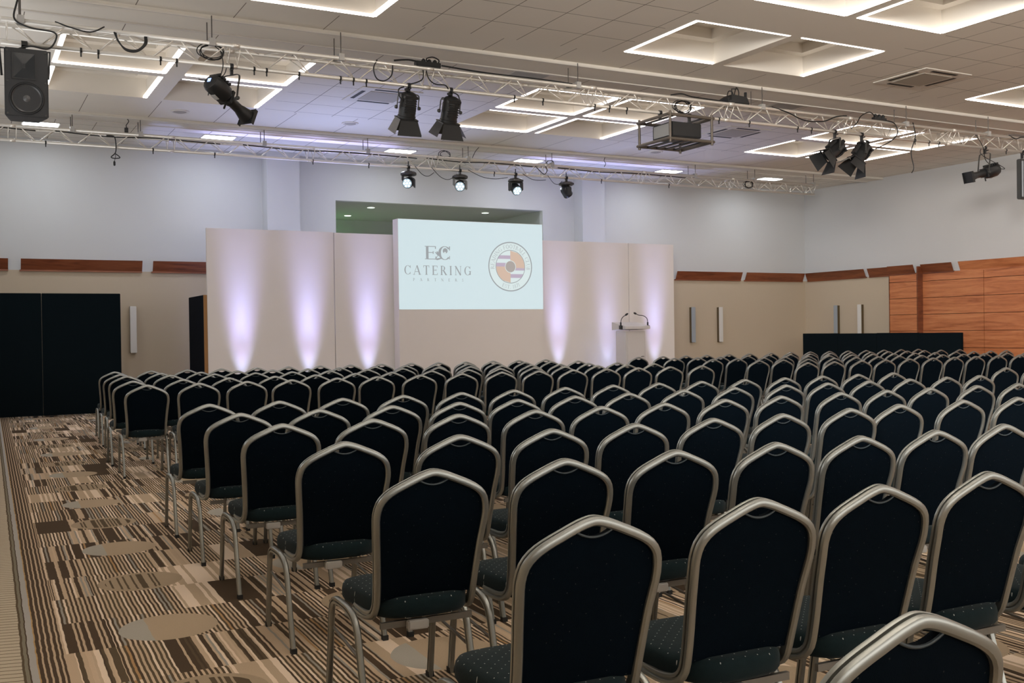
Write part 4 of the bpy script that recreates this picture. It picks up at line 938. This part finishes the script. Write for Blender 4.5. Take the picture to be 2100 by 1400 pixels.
cable([(14.4,yt,zt+.02),(14.42,yt-.03,4.60),(14.44,YC1-.06,4.35),(14.5,YC1-.06,4.1),(14.46,YC1-.05,4.0)],.008,'thin cable hanging straight down right of the pair of spotlights')
cable([(16.0,yt,Z1-.03),(16.15,yt-.03,4.55),(16.35,YC1-.07,4.34),(16.6,YC1-.07,4.22),(16.75,YC1-.05,4.18)],.007,'thin cable crossing down to the far right profile spotlight')
cable([(16.9,yt,zt),(17.05,yt-.03,4.76),(17.2,yt-.03,4.80),(17.4,yt,zt)],.010,'black cable bunched on the truss near its right end')
# far truss
yb=Y2-.01
cable([(2.30,Y2+.12,Z2-.03),(2.40,yb,Z2-.06),(2.44,YC2-.04,4.66),(2.43,YC2-.05,4.52),(2.36,YC2-.05,4.44),(2.42,YC2-.05,4.42),(2.50,YC2-.05,4.44),(2.43,YC2-.05,4.50)],.009,'black cable end dangling from the far truss, left of the stage')
T=thing('cable_connector','small black connector dangling on a short lead below the far truss','plug',(2.41,YC2-.05,4.34))
bm=BM(); lathe(bm,[(.012,-.045),(.018,-.03),(.018,.02),(.008,.035)],n=10); obj('plug_body',bm,RUB,T,sm=True)
bm=BM(); tube(bm,[(0,0,.03),(.02,0,.10),(.02,0,.17)],.005,6); obj('lead',bm,CABLE,T)
for a,b,sag,l in ((7.95,8.35,.16,'from left moving head up to the far truss'),(8.3,8.85,.20,'running left from the second moving head'),(9.1,10.0,.13,'between the second and third moving heads'),(10.35,10.9,.10,'right of the third moving head'),(10.95,11.3,.16,'running left from the fourth moving head')):
    cable([(a,YC2-.03,ZC2+.02),((a*2+b)/3,YC2-.05,ZC2-sag*.8),((a+2*b)/3,YC2-.05,ZC2-sag),(b,YC2-.03,ZC2-.08)],.006,'thin black cable %s'%l)
coil(8.55,Y2+.0,Z2+.06,.09,3,'tangle of black cable on top of far truss by the second moving head')
coil(10.95,Y2+.0,Z2+.05,.07,2,'small tangle of black cable on far truss above the fourth moving head')
cable([(10.6,Y2,Z2-.04),(10.72,Y2-.03,Z2-.16),(10.80,Y2-.03,Z2-.20),(10.86,Y2-.03,Z2-.12),(10.84,Y2,Z2-.02)],.008,'black cable loop hanging inside far truss before the fourth moving head')
coil(16.35,Y2+.05,Z2-.10,.10,4,'coil of dark cable hanging inside far truss near its right end')
cable([(9.3,Y2,ZC-.05),(9.22,Y2,5.0),(9.15,Y2,Z2+.03)],.006,'slanting black cable from the ceiling down to the far truss')
cable([(12.32,Y2,ZC-.05),(12.30,Y2,5.02),(12.34,Y2,4.96),(12.30,Y2,4.89)],.007,'short black cable dropping from ceiling to far truss, right part')
cable([(2.62,Y2,ZC-.05),(2.64,Y2,5.05),(2.60,Y2,4.98),(2.61,Y2,4.94)],.007,'short lead with a black plug hanging beside truss wires at left')
T=thing('junction_box','small black box dangling above the far truss at left','power socket',(2.60,Y2,4.90)); bm=BM(); box(bm,-.03,.03,-.02,.02,-.04,.04); obj('box_body',bm,BLACKM,T,bevel=.004)
for a,b,l in ((-.9,1.2,'left part'),(1.5,4.2,'left of the backdrop'),(4.6,8.0,'above the left beams'),(8.2,10.6,'above the screen'),(11.2,14.6,'above the lectern')):
    cable([(a,Y2+.1,Z2-.02),(a+(b-a)*.3,Y2+.12,Z2-.045),(a+(b-a)*.6,Y2+.10,Z2-.02),(b,Y2+.12,Z2-.035)],.010,'dark cable lying along the far truss, %s'%l,None)
